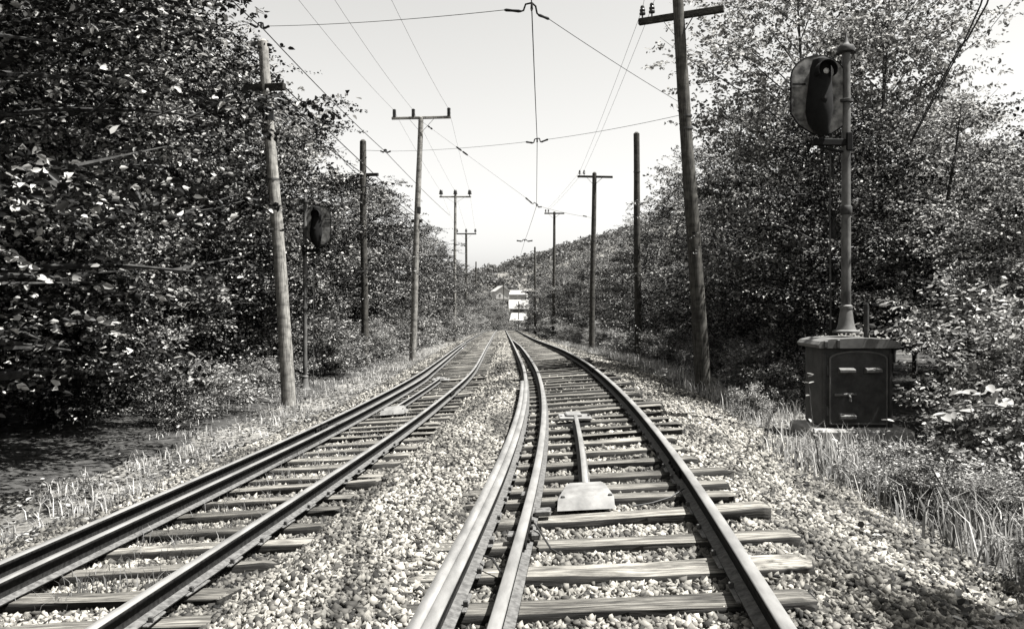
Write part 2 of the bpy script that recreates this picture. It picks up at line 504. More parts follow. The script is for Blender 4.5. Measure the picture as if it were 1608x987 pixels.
# ------------------------------------------------------------------ loose ballast stones
def ico():
    t = (1 + 5 ** .5) / 2
    v = np.array([(-1, t, 0), (1, t, 0), (-1, -t, 0), (1, -t, 0), (0, -1, t), (0, 1, t), (0, -1, -t), (0, 1, -t), (t, 0, -1), (t, 0, 1), (-t, 0, -1), (-t, 0, 1)], float)
    v /= np.linalg.norm(v[0])
    f = np.array([(0, 11, 5), (0, 5, 1), (0, 1, 7), (0, 7, 10), (0, 10, 11), (1, 5, 9), (5, 11, 4), (11, 10, 2), (10, 7, 6), (7, 1, 8), (3, 9, 4), (3, 4, 2), (3, 2, 6), (3, 6, 8), (3, 8, 9), (4, 9, 5), (2, 4, 11), (6, 2, 10), (8, 6, 7), (9, 8, 1)])
    return v, f
OCT_V = np.array([(1, 0, 0), (0, 1, 0), (-1, 0, 0), (0, -1, 0), (0, 0, 1), (0, 0, -1)], float)
OCT_F = np.array([(0, 1, 4), (1, 2, 4), (2, 3, 4), (3, 0, 4), (1, 0, 5), (2, 1, 5), (3, 2, 5), (0, 3, 5)])
CUB_V = np.array([(x, y, z) for x in (-1, 1) for y in (-1, 1) for z in (-1, 1)], float) * .62
CUB_F = np.array([(0, 1, 3), (0, 3, 2), (4, 6, 7), (4, 7, 5), (0, 4, 5), (0, 5, 1), (2, 3, 7), (2, 7, 6), (0, 2, 6), (0, 6, 4), (1, 5, 7), (1, 7, 3)])
def rand_rot(n, rng):
    q = rng.normal(size=(n, 4)); q /= np.linalg.norm(q, axis=1)[:, None]
    w, x, y, z = q.T
    return np.stack([np.stack([1 - 2 * (y * y + z * z), 2 * (x * y - z * w), 2 * (x * z + y * w)], -1),
                     np.stack([2 * (x * y + z * w), 1 - 2 * (x * x + z * z), 2 * (y * z - x * w)], -1),
                     np.stack([2 * (x * z - y * w), 2 * (y * z + x * w), 1 - 2 * (x * x + y * y)], -1)], 1)
def stones(n, y0, y1, rlo, rhi, tmpl, rng, spread=(2.05, 2.85)):
    V0, F0 = tmpl
    Y = y0 + (y1 - y0) * rng.random(n)
    a = np.interp(Y, TL.y, TL.x) - spread[0]; b = np.interp(Y, TR.y, TR.x) + spread[1]
    lim = .66 * Y + .35
    a = np.maximum(a, -lim); b = np.minimum(b, lim)
    X = a + (b - a) * rng.random(n)
    keep = rng.random(n) < (b - a) / (b - a).max()
    X, Y = X[keep], Y[keep]; n = len(X)
    r = rlo + (rhi - rlo) * rng.random(n) ** 1.7
    Z = bed_z(X, Y) + r * .25
    jit = 1 + .36 * rng.normal(size=(n, len(V0), 1)).clip(-1.6, 1.6)
    ax = np.stack([np.ones(n) * 1.15, .7 + .3 * rng.random(n), .45 + .35 * rng.random(n)], -1)
    P = V0[None] * jit * ax[:, None, :]
    P = np.einsum('nij,nkj->nki', rand_rot(n, rng), P) * r[:, None, None]
    P += np.stack([X, Y, Z], -1)[:, None, :]
    F = F0[None] + (np.arange(n) * len(V0))[:, None, None]
    return P.reshape(-1, 3), F.reshape(-1, 3)
parts = [stones(82000, 3.2, 8.0, .011, .034, (CUB_V, CUB_F), RNG), stones(58000, 8.0, 16, .016, .040, (CUB_V, CUB_F), RNG), stones(46000, 16, 42, .022, .05, (OCT_V, OCT_F), RNG), stones(26000, 42, 125, .035, .075, (OCT_V, OCT_F), RNG)]
off = 0; PV = []; PF = []
for v, f in parts:
    PV.append(v); PF.append(f + off); off += len(v)
gravel = link("ballast_stones", raw_mesh("ballast_stones", np.concatenate(PV), [np.concatenate(PF)], [M['stone']]))
tag(gravel, "loose pale crushed stones lying between and around the ties", "gravel", kind="stuff")

# ------------------------------------------------------------------ tracks
PROF = [(-.030, 0), (.030, 0), (.037, -.008), (.036, -.036), (.010, -.048), (.009, -.128), (.070, -.147), (.070, -.160),
        (-.070, -.160), (-.070, -.147), (-.009, -.128), (-.010, -.048), (-.036, -.036), (-.037, -.008)]
PMAT = [0, 0, 1, 1, 1, 2, 1, 1, 1, 2, 1, 1, 1, 0]
def sweep(track, y0, y1, offf, dz=0.0, prof=PROF, pmat=PMAT, mats=None, scale=1.0):
    ys = np.concatenate([np.arange(y0, min(y1, 60), .5), np.arange(60, y1, 2.0)]) if y1 > 60 else np.arange(y0, y1 + .01, .5)
    offs = np.array([offf(y) if callable(offf) else offf for y in ys])
    base = np.stack([track.at(y, o, dz) for y, o in zip(ys, offs)])
    nx = np.interp(ys, YS, track.nx); ny = np.interp(ys, YS, track.ny); e = np.interp(ys, YS, track.e) / GC
    n = len(prof); V = []
    for (px, pz) in prof:
        px *= scale; pz *= scale
        V.append(np.stack([base[:, 0] + nx * px, base[:, 1] + ny * px, base[:, 2] + pz + px * e], -1))
    V = np.stack(V, 1)
    k = len(ys); i = np.arange(k - 1)[:, None] * n; j = np.arange(n)[None, :]; j2 = (j + 1) % n
    F = np.stack([i + j, i + j2, i + n + j2, i + n + j], -1)
    mi = np.tile(np.array(pmat), (k - 1, 1)).ravel()
    caps = np.array([list(range(n))[::-1], [(k - 1) * n + q for q in range(n)]])
    return raw_mesh("rail", V.reshape(-1, 3), [F.reshape(-1, 4), caps], mats or [M['rail_head'], M['rail_side'], M['foot']], np.concatenate([mi, [1, 1]]))

def tie_mesh(seed, mat):
    rng = np.random.default_rng(seed)
    Lh = 1.28
    xs = np.array([-1, -.96, -.6, -.2, .2, .6, .96, 1]) * Lh
    cs = [(-.10, -.17), (.10, -.17), (.104, -.02), (.088, 0), (-.088, 0), (-.104, -.02)]
    V = []
    bow = rng.normal() * .012
    for k, x in enumerate(xs):
        end = abs(x) > 1.25
        for (y, z) in cs:
            q = .88 if end else 1
            V.append((x + rng.normal() * (.03 if end else .012), y * q + rng.normal() * .011 + bow * (x * x), z * (1 if z < -.1 else 1) - (.012 if end and z > -.1 else 0) - (abs(rng.normal()) * .011 if z > -.1 else 0)))
    n = 6; F4 = []; MI = []
    for k in range(len(xs) - 1):
        for j in range(n):
            j2 = (j + 1) % n
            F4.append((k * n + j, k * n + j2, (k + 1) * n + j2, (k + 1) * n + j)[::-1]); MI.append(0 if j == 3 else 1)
    F6 = [list(range(n)), [(len(xs) - 1) * n + q for q in range(n)][::-1]]
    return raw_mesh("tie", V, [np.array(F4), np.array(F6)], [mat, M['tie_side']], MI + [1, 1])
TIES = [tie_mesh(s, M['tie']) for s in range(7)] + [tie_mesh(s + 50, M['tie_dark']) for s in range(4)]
pm = MB().box((0, 0, 0), (.19, .27, .014), bev=.004); PLATE = pm.mesh("tie_plate", M['plate'])
SPIKE = MB().box((0, 0, .02), (.03, .022, .035), bev=.004).mesh("spike", M['spike'])

def make_track(name, track, label, tie_y, guard, seed, plates_to):
    rnd = random.Random(seed)
    root = thing(name, (0, 0, 0), label, "railway track")
    for o in (-GC / 2, GC / 2):
        link("rail", sweep(track, -3.5, 178, o), root)
    g = link("guard_rail", sweep(track, -3.5, guard[1], guard[0], -.012, mats=[M['rail_head_dull'], M['rail_side'], M['foot']]), root)
    for k, y in enumerate(tie_y):
        p = track.at(y, rnd.gauss(0, .1), -RAIL_H - rnd.uniform(0, .02))
        mesh = TIES[rnd.randrange(7)] if (rnd.random() < .74 or 4 < y < 6.5) else TIES[7 + rnd.randrange(4)]
        o = link("tie", mesh, root, p)
        ny = float(np.interp(y, YS, track.ny)); nx = float(np.interp(y, YS, track.nx)); e = float(np.interp(y, YS, track.e)) / GC
        o.rotation_euler = (rnd.gauss(0, .012), -math.atan(e) + rnd.gauss(0, .006), math.atan2(ny, nx) + rnd.gauss(0, .03) + (math.pi if rnd.random() < .5 else 0))
        if math.cos(o.rotation_euler.z) < 0: o.rotation_euler.y *= -1
        o.scale = (rnd.uniform(.90, 1.07), rnd.uniform(.85, 1.18), 1)
        if y < plates_to:
            inv = (Matrix.Translation(o.location) @ o.rotation_euler.to_matrix().to_4x4()).inverted()
            for so in (-GC / 2, GC / 2):
                q = inv @ Vector(track.at(y, so, -RAIL_H + .006))
                a = link("tie_plate", PLATE, o); a.location = (q.x / o.scale.x, q.y / o.scale.y, q.z)
                for sx, sy in ((-.085, .07), (.085, -.07)):
                    b = link("spike", SPIKE, o); b.location = (q.x / o.scale.x + sx, q.y / o.scale.y + sy, q.z + .004)
    return root

tie_r = [3.3, 3.93, 4.57, 5.15, 5.77, 6.42, 7.02, 7.45, 7.98, 8.63, 9.28, 9.95, 10.55, 11.1, 11.75]
r_ = random.Random(3)
while tie_r[-1] < 128: tie_r.append(tie_r[-1] + r_.uniform(.53, .66))
tie_l = [4.4]
while tie_l[-1] < 128: tie_l.append(tie_l[-1] + r_.uniform(.53, .66))
gR = lambda y: -GC / 2 + float(np.interp(y, [-5, 38, 54], [.325, .30, .13]))
gL = lambda y: -GC / 2 + float(np.interp(y, [-5, 23, 26, 44, 52], [.33, .33, .27, .2, .13]))
track_r = make_track("railway_track", TR, "near right-hand railway track curving gently left with a doubled guard rail", tie_r, (gR, 54), 11, 13)
track_l = make_track("railway_track", TL, "lower left-hand railway track beside the left woods", tie_l, (gL, 52), 12, 12)

# restraining strip bolted along the left rail of the right track, joint bars, loose bond cable
strip = [(-.034, 0), (.034, 0), (.036, -.01), (.036, -.15), (-.036, -.15), (-.036, -.01)]
link("restraining_strip", sweep(TR, -3.5, 17, -GC / 2 - .075, -.004, strip, [0, 0, 1, 1, 1, 0], [M['rail_head'], M['rail_side']]), track_r)
def joint(track, root, y, off_, side):
    mb = MB()
    p = [Vector(track.at(y + t, off_ + side * .026, -.09)) for t in (-.32, .32)]
    mb.bar(p[0], p[1], .022, .075, bev=.006)
    for t in (-.24, -.08, .08, .24):
        q = Vector(track.at(y + t, off_ + side * .045, -.088))
        mb.box(q, (.03, .03, .03), bev=.006)
    mb.build("joint_bar", M['rail_side'], root)
joint(TR, track_r, 7.7, GC / 2, -1); joint(TR, track_r, 5.75, gR(5.8), 1); joint(TR, track_r, 19.5, GC / 2, -1)
joint(TL, track_l, 18.0, GC / 2, 1); joint(TL, track_l, 13.5, -GC / 2, 1)
for y, o1, o2 in ((6.42, .04, .17), (5.77, .05, .12), (5.77, -.12, -.05), (7.03, -.11, -.05)):
    MB().bar(TR.at(y, gR(y) + o1, -.125), TR.at(y, gR(y) + o2, -.125), .12, .045, bev=.008).build("rail_brace", M['plate'], track_r)

def bond_cable(pts, r=.007):
    mb = MB(); mb.tube(pts, r, 6); mb.build("bond_cable", M['wire'], track_r, smooth=True)
bond_cable([TR.at(5.25, -GC / 2 + .09, -.10), TR.at(5.15, -GC / 2 + .16, -.09), TR.at(5.0, -GC / 2 + .24, -.15), TR.at(4.85, -GC / 2 + .29, -.19)])
bond_cable([TR.at(5.85, gR(6) + .07, -.06), TR.at(5.72, gR(6) + .12, -.09), TR.at(5.55, gR(6) + .2, -.16), TR.at(5.45, gR(6) + .28, -.18)])
bond_cable([TR.at(6.95, GC / 2 - .05, -.12), TR.at(6.8, GC / 2 - .18, -.15), TR.at(6.72, GC / 2 - .34, -.17), TR.at(6.68, GC / 2 - .5, -.18)])

# ------------------------------------------------------------------ contactor bar and cover between the rails
def contactor(track, y0, y1, off0, label):
    base = Vector(track.at(y0, off0, -RAIL_H))
    root = thing("track_contactor", base, label, "contactor", "contactor bars lying between the rails")
    L = lambda y, o, dz: Vector(track.at(y, off0 + o, dz)) - base
    me = sweep(track, y0 + .2, y1, off0, -.045, scale=.74, mats=[M['rail_head_dull'], M['rail_side'], M['foot']])
    me.transform(Matrix.Translation(-base)); link("bar", me, root)
    # pressed steel cover: sloped front, flat top, tapering to the bar
    w, w2 = .235, .17
    P = []
    for (y, hw, z) in ((y0 - .30, w, -.158), (y0 - .22, w * .98, -.075), (y0 + .06, w2, -.035), (y0 + .24, w2 * .8, -.05), (y0 + .30, w2 * .85, -.158)):
        P += [L(y, -hw, z), L(y, hw, z)]
    for (y, hw) in ((y0 - .22, w), (y0 + .06, w), (y0 + .24, w)):
        P += [L(y, -hw, -.158), L(y, hw, -.158)]
    F = [(0, 1, 3, 2), (2, 3, 5, 4), (4, 5, 7, 6), (6, 7, 9, 8), (0, 2, 10), (1, 11, 3), (2, 4, 12, 10), (3, 11, 13, 5), (4, 6, 14, 12), (5, 13, 15, 7), (6, 8, 14), (7, 15, 9)]
    MB().add(P, F).build("cover", M['cover'], root)
    for (y, o) in ((y0 - .2, -.19), (y0 - .2, .2), (y0 + .1, .2), (y0 + .1, -.2)):
        MB().box(L(y, o, -.072 if y < y0 else -.10), (.035, .03, .03), bev=.007).build("bolt", M['spike'], root)
    mb = MB(); mb.box(L(y1 + .12, 0, -.125), (.48, .42, .05), bev=.012); mb.box(L(y1 + .14, -.02, -.085), (.24, .3, .05), bev=.015)
    mb.build("end_plate", M['cover'], root)
    for o in (-.2, .2):
        MB().box(L(y1 + .02, o, -.09), (.035, .03, .03), bev=.006).build("bolt", M['spike'], root)
    return root
contactor(TR, 6.85, 11.75, -.06, "steel contactor bar with bright pressed cover between right-hand rails")
contactor(TL, 15.7, 22.6, .0, "steel contactor bar with dull cover between left-hand rails")

# ================================================================== POLES
def gz(x, y): return float(bed_z(np.array([x]), np.array([y]))[0])

def pin_insulator(mb, p, h, r, m=0):
    mb.lathe([(r * .25, -h * .45), (r * .25, 0), (r * .95, h * .02), (r, h * .18), (r * .72, h * .3), (r * .9, h * .42), (r * .88, h * .55), (r * .62, h * .66), (r * .7, h * .8), (r * .5, h * .97), (r * .2, h)], p, n=12, m=m)
def post_insulator(mb, p, h, r):
    prof = [(r * .5, -.06), (r * .6, 0)]
    k = 6
    for i in range(k):
        z = h * (i + .15) / k
        prof += [(r * .72, z), (r, z + h * .05), (r * .95, z + h * .085), (r * .7, z + h * .11)]
    prof += [(r * .7, h * .98), (r * .4, h * 1.04)]
    mb.lathe(prof, p, n=12)

def pole(label, base, top, r0, r1, mat, arms=(), group=None, bands=(), seed=0, splits=True):
    """base (x,y); top world Vector. arms: dict(a,b world ends, w,h, mat, ins=[(t,kind,h,r)], brace)"""
    rnd = random.Random(seed)
    B = Vector((base[0], base[1], gz(*base)))
    root = thing("utility_pole", B, label, "utility pole", group)
    T = Vector(top) - B
    n = 14; pts = []; rad = []
    for i in range(n + 1):
        t = i / n
        p = T * t if i else Vector((0, 0, -.4))
        w = .02 * math.sin(t * 5 + seed) * math.sin(math.pi * t)
        pts.append(p + Vector((w, w * .5, 0))); rad.append((r0 + (r1 - r0) * t) * (1 + rnd.uniform(-.03, .03)))
    # chamfered top
    pts.append(T + Vector((0, 0, r1 * .55))); rad.append(r1 * .45)
    MB().tube(pts, rad, 12).build("shaft", mat, root, smooth=True)
    for arm in arms:
        a, b = Vector(arm['a']) - B, Vector(arm['b']) - B
        w, h = arm.get('w', .11), arm.get('h', .13)
        amat = arm.get('mat', M['arm'])
        ao = MB().bar(a, b, w, h, bev=.012).build("crossarm", amat, root)
        axis = (b - a).normalized(); fwd = axis.cross(Vector((0, 0, 1))).normalized()
        tc = arm.get('tc', .5)
        for (t, kind, ih, ir) in arm.get('ins', ()):
            mb = MB(); p = a + (b - a) * t + Vector((0, 0, h * .5))
            (post_insulator if kind == 'post' else pin_insulator)(mb, p + Vector((0, 0, .0 if kind == 'post' else ih * .38)), ih, ir)
            mb.build("insulator", M['insul'] if kind == 'post' else M['insul_brown'], root, smooth=True)
        if arm.get('brace', True):
            c = a + (b - a) * tc
            for q in arm.get('bt', (.22, .78)):
                e1 = a + (b - a) * q - Vector((0, 0, h * .5)) + fwd * w * .55
                e2 = c - Vector((0, 0, arm.get('bd', .65))) + fwd * (r1 + .015)
                MB().bar(e1, e2, .012, .04, fwd).build("brace", M['hardware'], root)
    for (t, hh, col) in bands:
        c = T * t; rr = (r0 + (r1 - r0) * t)
        MB().tube([c - T.normalized() * hh / 2, c + T.normalized() * hh / 2], rr + .012, 12).build("band", M[col], root, smooth=True)
    return root

# right side
R1b = (4.45, 18.5)
aL, aR = at(1003, 35, 18.95), at(1137, 14, 18.1)
pole("tall dark pole with a two-insulator crossarm beside the right track", R1b, at(1062, -40, 18.5), .185, .125, M['pole'],
     [dict(a=aL, b=aR, w=.12, h=.15, ins=[(.045, 'pin', .22, .075), (.16, 'pin', .24, .075)], bt=(.3, .66), bd=.62, tc=.5)],
     bands=[(.63, .05, 'hardware'), (.66, .04, 'hardware')], seed=1)
R2b = (5.72, 36.0)
pole("plain pole without crossarm at the edge of right-hand trees", R2b, at(999.5, 210, 36), .165, .135, M['pole'], bands=[(.83, .05, 'hardware'), (.45, .04, 'hardware')], seed=2)
R3b = (4.5, 45.0)
pole("slim pole with low crossarm, second on the right side", R3b, at(933.5, 272, 45), .165, .12, M['pole'],
     [dict(a=at(907, 277, 45.5), b=at(962, 278, 44.5), w=.1, h=.12, ins=[(.06, 'pin', .22, .07), (.19, 'pin', .22, .07)], bt=(.28, .72), bd=.5, tc=.5)], bands=[(.3, .05, 'hardware'), (.62, .05, 'hardware')], seed=3)
R4b = (3.75, 72.0)
pole("small crossarm pole against the hillside, third on the right", R4b, at(870.5, 333, 72), .16, .11, M['pole'],
     [dict(a=at(855, 335, 72.4), b=at(886, 335, 71.6), w=.1, h=.12, ins=[(.06, 'pin', .22, .08), (.2, 'pin', .22, .08)], bd=.5)], seed=4)
pole("bare thin pole half hidden by the far right trees", (2.95, 102.0), at(840, 388, 102), .15, .11, M['pole'], seed=5)
# left side
L1b = (-5.45, 19.5)
pole("weathered pale leaning pole with short dark crossarm left of tracks", L1b, at(413, 66, 19.5), .175, .12, M['pole_pale'],
     [dict(a=at(384, 139, 19.6), b=at(447, 136, 19.3), w=.14, h=.17, ins=[], bt=(.1, .8), bd=.85, tc=.55)], bands=[(.80, .32, 'insul'), (.62, .05, 'hardware')], seed=6)
L2b = (-6.1, 33.0)
pole("dark round-topped pole standing close against the left trees", L2b, at(570, 222, 33), .155, .135, M['pole'],
     [dict(a=at(561, 275, 33.2), b=at(594, 274, 32.8), w=.1, h=.13, ins=[], brace=False)], bands=[(.8, .05, 'hardware')], seed=7)
L3b = (-4.75, 38.0)
pole("tall pole with a wide crossarm carrying three tall insulators", L3b, at(661, 185, 38), .17, .12, M['pole_pale'],
     [dict(a=at(615, 186, 38), b=at(708, 184, 38), w=.11, h=.12, mat=M['pole_pale'], ins=[(.045, 'post', .36, .095), (.365, 'post', .36, .095), (.965, 'post', .38, .095)], bt=(.3, .72), bd=.75),
      dict(a=at(647, 347, 38.1), b=at(663, 347, 37.9), w=.1, h=.16, ins=[], brace=False)], bands=[(.62, .3, 'insul')], seed=8)
L4b = (-5.2, 72.0)
pole("farther pole with three squat insulators rising above left trees", L4b, at(715, 306, 72), .16, .11, M['pole_pale'],
     [dict(a=at(690, 309, 72), b=at(740, 309, 72), w=.11, h=.13, mat=M['pole_pale'], ins=[(.05, 'pin', .42, .19), (.5, 'pin', .42, .19), (.95, 'pin', .42, .19)], bd=.6)], seed=9)
L5b = (-5.75, 100.0)
pole("small dark crossarm pole, farthest one above the left trees", L5b, at(732, 366, 100), .17, .13, M['pole'],
     [dict(a=at(716, 367, 100), b=at(748, 367, 100), w=.13, h=.15, ins=[(.05, 'pin', .4, .16), (.5, 'pin', .4, .16), (.95, 'pin', .4, .16)], bd=.8)], seed=10)
for px, py, d, lab in ((747.5, 411, 150, "tiny bare pole in front of the wooded hill, left of centre"), (791, 441, 235, "tiny thin pole beside the white house in the valley"),
                       (814.5, 473, 195, "tiny dark pole in front of the pale road in the valley")):
    p = at(px, py, d)
    pole(lab, (p.x, p.y), p, .15, .12, M['pole'], seed=int(px))

# ================================================================== WIRES
def wire(name, label, pts, r=.007, mat='wire_thin', sag=0.0, group=None, n=14):
    P = [Vector(p) for p in pts]
    full = []
    for a, b in zip(P[:-1], P[1:]):
        k = n if (b - a).length > 3 else 2
        for i in range(k + (1 if b is P[-1] else 0)):
            t = i / k
            full.append(a.lerp(b, t) - Vector((0, 0, sag * 4 * t * (1 - t))))
    o0 = full[0].copy()
    o = MB().tube([p - o0 for p in full], r, 5).build(name, M[mat], None, o0, smooth=True)
    return tag(o, label, "wire", group)

H1, H2, H3, H4 = at(835, 13, 12.8), at(843.5, 222, 23.5), at(842.5, 323, 37), at(824, 378, 54)
wire("trolley_wire", "dark trolley wire running overhead along the right track", [Vector((-.25, -2, H1.z + .02)), Vector((-.02, 4, H1.z + .02)), H1, H2, H3, H4, Vector((.2, 90, EYE + 2.9))], .010, 'wire', .05)
FL1, FL2 = at(410, 42, 17), at(605, 238, 31.3)
wire("trolley_wire", "dark overhead wire along the left woods held by two hangers", [at(370, 0, 15.2) + (at(370, 0, 15.2) - FL1) * 1.5, FL1, FL2, at(706, 338, 60)], .012, 'wire', .08)

def hanger(label, c, left, right, arm=.5, tk=.028):
    """trolley ear with a stepped yoke and a strain insulator on each side"""
    root = thing("wire_hanger", c, label, "wire hanger", "hangers holding the trolley wires")
    for nm, e, s in (("left", left, -1), ("right", right, 1)):
        d = (Vector(e) - Vector(c)).normalized()
        p0 = d * arm * .22 + Vector((0, 0, .07)); p1 = d * arm * .3 + Vector((0, 0, -.03)); p2 = d * arm * .4 + Vector((0, 0, -.04)); p3 = d * arm
        MB().tube([p2, p2.lerp(p3, .12), p2.lerp(p3, .5), p2.lerp(p3, .9), p3], [tk * .7, tk, tk * .8, tk, tk * .6], 8).build("strain_insulator", M['insul'], root, smooth=True)
        MB().tube([Vector((0, 0, .085)), p0, p1, p2], [tk * .6] * 4, 7).build("yoke", M['insul'], root, smooth=True)
    mb = MB(); mb.tube([Vector((0, 0, .09)), Vector((0, 0, -.02))], [tk * .6, tk * .9], 8); mb.box((0, 0, -.01), (.03, .16, .04), bev=.01)
    mb.build("ear", M['insul'], root)
    ends = []
    for e in (left, right):
        ends.append(Vector(c) + (Vector(e) - Vector(c)).normalized() * arm)
    return ends

pl = Vector((-7.2, 17.4, EYE + 6.5))
r1p = at(1071, 163, 18.5)
a1, b1 = hanger("dark stepped trolley wire hanger at the top of the picture", H1, at(405, 42, 17), r1p, .55, .026)
a2, b2 = hanger("trolley wire hanger on the cross span, second from the camera", H2, at(572, 236, 33), at(1072, 180, 18.5), .55, .03)
a3, b3 = hanger("small third trolley wire hanger above the far tracks", H3, at(664, 192, 38), at(931, 342, 45), .65, .035)
hanger("farthest tiny trolley wire hanger over the hill skyline", H4, H4 + Vector((-3, 0, .1)), H4 + Vector((3, 0, .1)), .55, .05)
a5, b5 = hanger("dark hanger over the pale leaning pole", FL1, pl, H1, .28, .03)
a6, b6 = hanger("hanger close to the round-topped pole", FL2, at(572, 233, 33), H2, .45, .035)
wire("span_wire", "thin span wire from top hanger left to the woods", [a1, b5], .006, 'wire_thin', .05)
wire("span_wire", "pale span wire running into the upper left trees", [a5, at(348, 42, 17.2), at(190, 4, 17.6)], .008, 'wire_thin', .03)
wire("span_wire", "thin span wire from top hanger down to the tall right pole", [b1, r1p], .006, 'wire_thin', .03)
wire("span_wire", "short span wire between round-topped pole and its hanger", [at(571, 236, 33), a6], .008, 'wire', 0)
wire("span_wire", "thin span wire crossing above both tracks to second hanger", [b6, a2], .006, 'wire_thin', .06)
wire("span_wire", "thin span wire from second hanger to the tall right pole", [b2, at(1072, 180, 18.5)], .006, 'wire_thin', .04)
s3a = at(664, 192, 38)
wire("span_wire", "thin slanting span wire from three-insulator pole to third hanger", [s3a, a3], .007, 'wire_thin', .0)
wire("span_wire", "thin span wire from third hanger to the slim right pole", [b3, at(931, 342, 45)], .007, 'wire_thin', .05)
def strain(label, a, b, r=.04):
    a, b = Vector(a), Vector(b); d = b - a
    root = thing("strain_insulator", a, label, "insulator", "strain insulators in the span wires")
    MB().tube([d * 0, d * .12, d * .4, d * .46], [r * .6, r, r, r * .5], 8).build("insulator_rod", M['insul'], root, smooth=True)
    MB().tube([d * .54, d * .6, d * .88, d], [r * .5, r, r, r * .6], 8).build("insulator_rod", M['insul'], root, smooth=True)
    MB().tube([d * .44, d * .56], r * .35, 6).build("link", M['hardware'], root)
dd = Vector(a3) - s3a
strain("short dark insulator on the slanting wire beside the three-insulator pole", s3a + dd * .05, s3a + dd * .095)
strain("double dark insulator midway along the slanting span wire", s3a + dd * .33, s3a + dd * .445)
dd = at(931, 342, 45) - Vector(b3)
strain("tiny dark insulator left of the slim right pole", Vector(b3) + dd * .78, Vector(b3) + dd * .86, .03)

# three line wires on the tall insulators
for k, (px, t, lab) in enumerate(((617.5, .045, "left one of three thin power wires over the left woods"), (648, .365, "middle one of three thin power wires over the left woods"), (705, .965, "right one of three thin power wires over the left woods"))):
    p3 = at(px, 172, 38)
    near = at((469, 525.6, 614.8)[k], 0, 23.6)
    p4 = at((692.5, 715, 737.5)[k], 301, 72); p5 = at((717.6, 732, 746.4)[k], 361, 100)
    wire("power_wire", lab, [near + (near - p3) * .35, near, p3, p4, p5], .0055, 'wire_thin', .12, "three power wires on the left poles")
# pair of wires on the right poles
for k, (t, lab) in enumerate(((.045, "outer one of two faint wires on the right-hand poles"), (.16, "inner one of two faint wires on the right-hand poles"))):
    p1 = aL + (aR - aL) * t + Vector((0, 0, .3)); p3 = at((910, 916)[k], 270, 45.4); p4 = at((857, 861)[k], 330, 72.3)
    n0 = at((1019, 1040)[k], -55, 16.5)
    wire("line_wire", lab, [n0, p1, p3, p4], .005, 'wire_thin', .12, "wires on the right poles")
# heavy cables on the left
wire("feeder_cable", "upper heavy dark cable passing the pale leaning pole", [at(284, 0, 14.5) + Vector((.05, -6, -.1)), at(284, 0, 14.5), at(405, 93, 19.4), at(576, 262, 32.8), at(672, 352, 60)], .017, 'wire', .06, "heavy cables on the left poles")
wire("feeder_cable", "heavy dark cable tied to the short left crossarm", [at(203, 0, 13.4) + Vector((0, -6, -.1)), at(203, 0, 13.4), at(388, 128, 19.5), at(566, 270, 33), at(660, 345, 55)], .019, 'wire', .06, "heavy cables on the left poles")
wire("feeder_cable", "lower heavy cable drooping below the short left crossarm", [at(440, 140, 19.4), at(505, 207, 24), at(563, 275, 33), at(654, 350, 38)], .013, 'wire', .1, "heavy cables on the left poles")
wire("drop_cable", "outer one of two dark cables at the upper right corner", [at(1432, 222, 15.5), at(1475, 140, 13), at(1512, 70, 11.3), at(1540, 8, 10), at(1560, -60, 8.7)], .012, 'wire', -.0, "cables at the upper right")
wire("drop_cable", "inner one of two dark cables at the upper right corner", [at(1428, 226, 15.6), at(1478, 128, 13.1), at(1508, 72, 11.5), at(1519, 62, 11.2), at(1550, 6, 10), at(1570, -60, 8.7)], .012, 'wire', .0, "cables at the upper right")

# ================================================================== SIGNALS
def oval(cx, cz, w, htop, hbot, n=9, chamfer=.0):
    """rounded-top plate outline, tapering at the bottom"""
    o = []
    for i in range(n + 1):
        a = math.pi * i / n
        o.append((cx + w * math.cos(a), cz + htop + w * .82 * math.sin(a)))
    o += [(cx - w, cz - hbot), (cx - w * .72, cz - hbot - w * .42), (cx - w * .2, cz - hbot - w * .75), (cx + w * .45, cz - hbot - w * .75), (cx + w * .9, cz - hbot - w * .45), (cx + w, cz - hbot)]
    return o

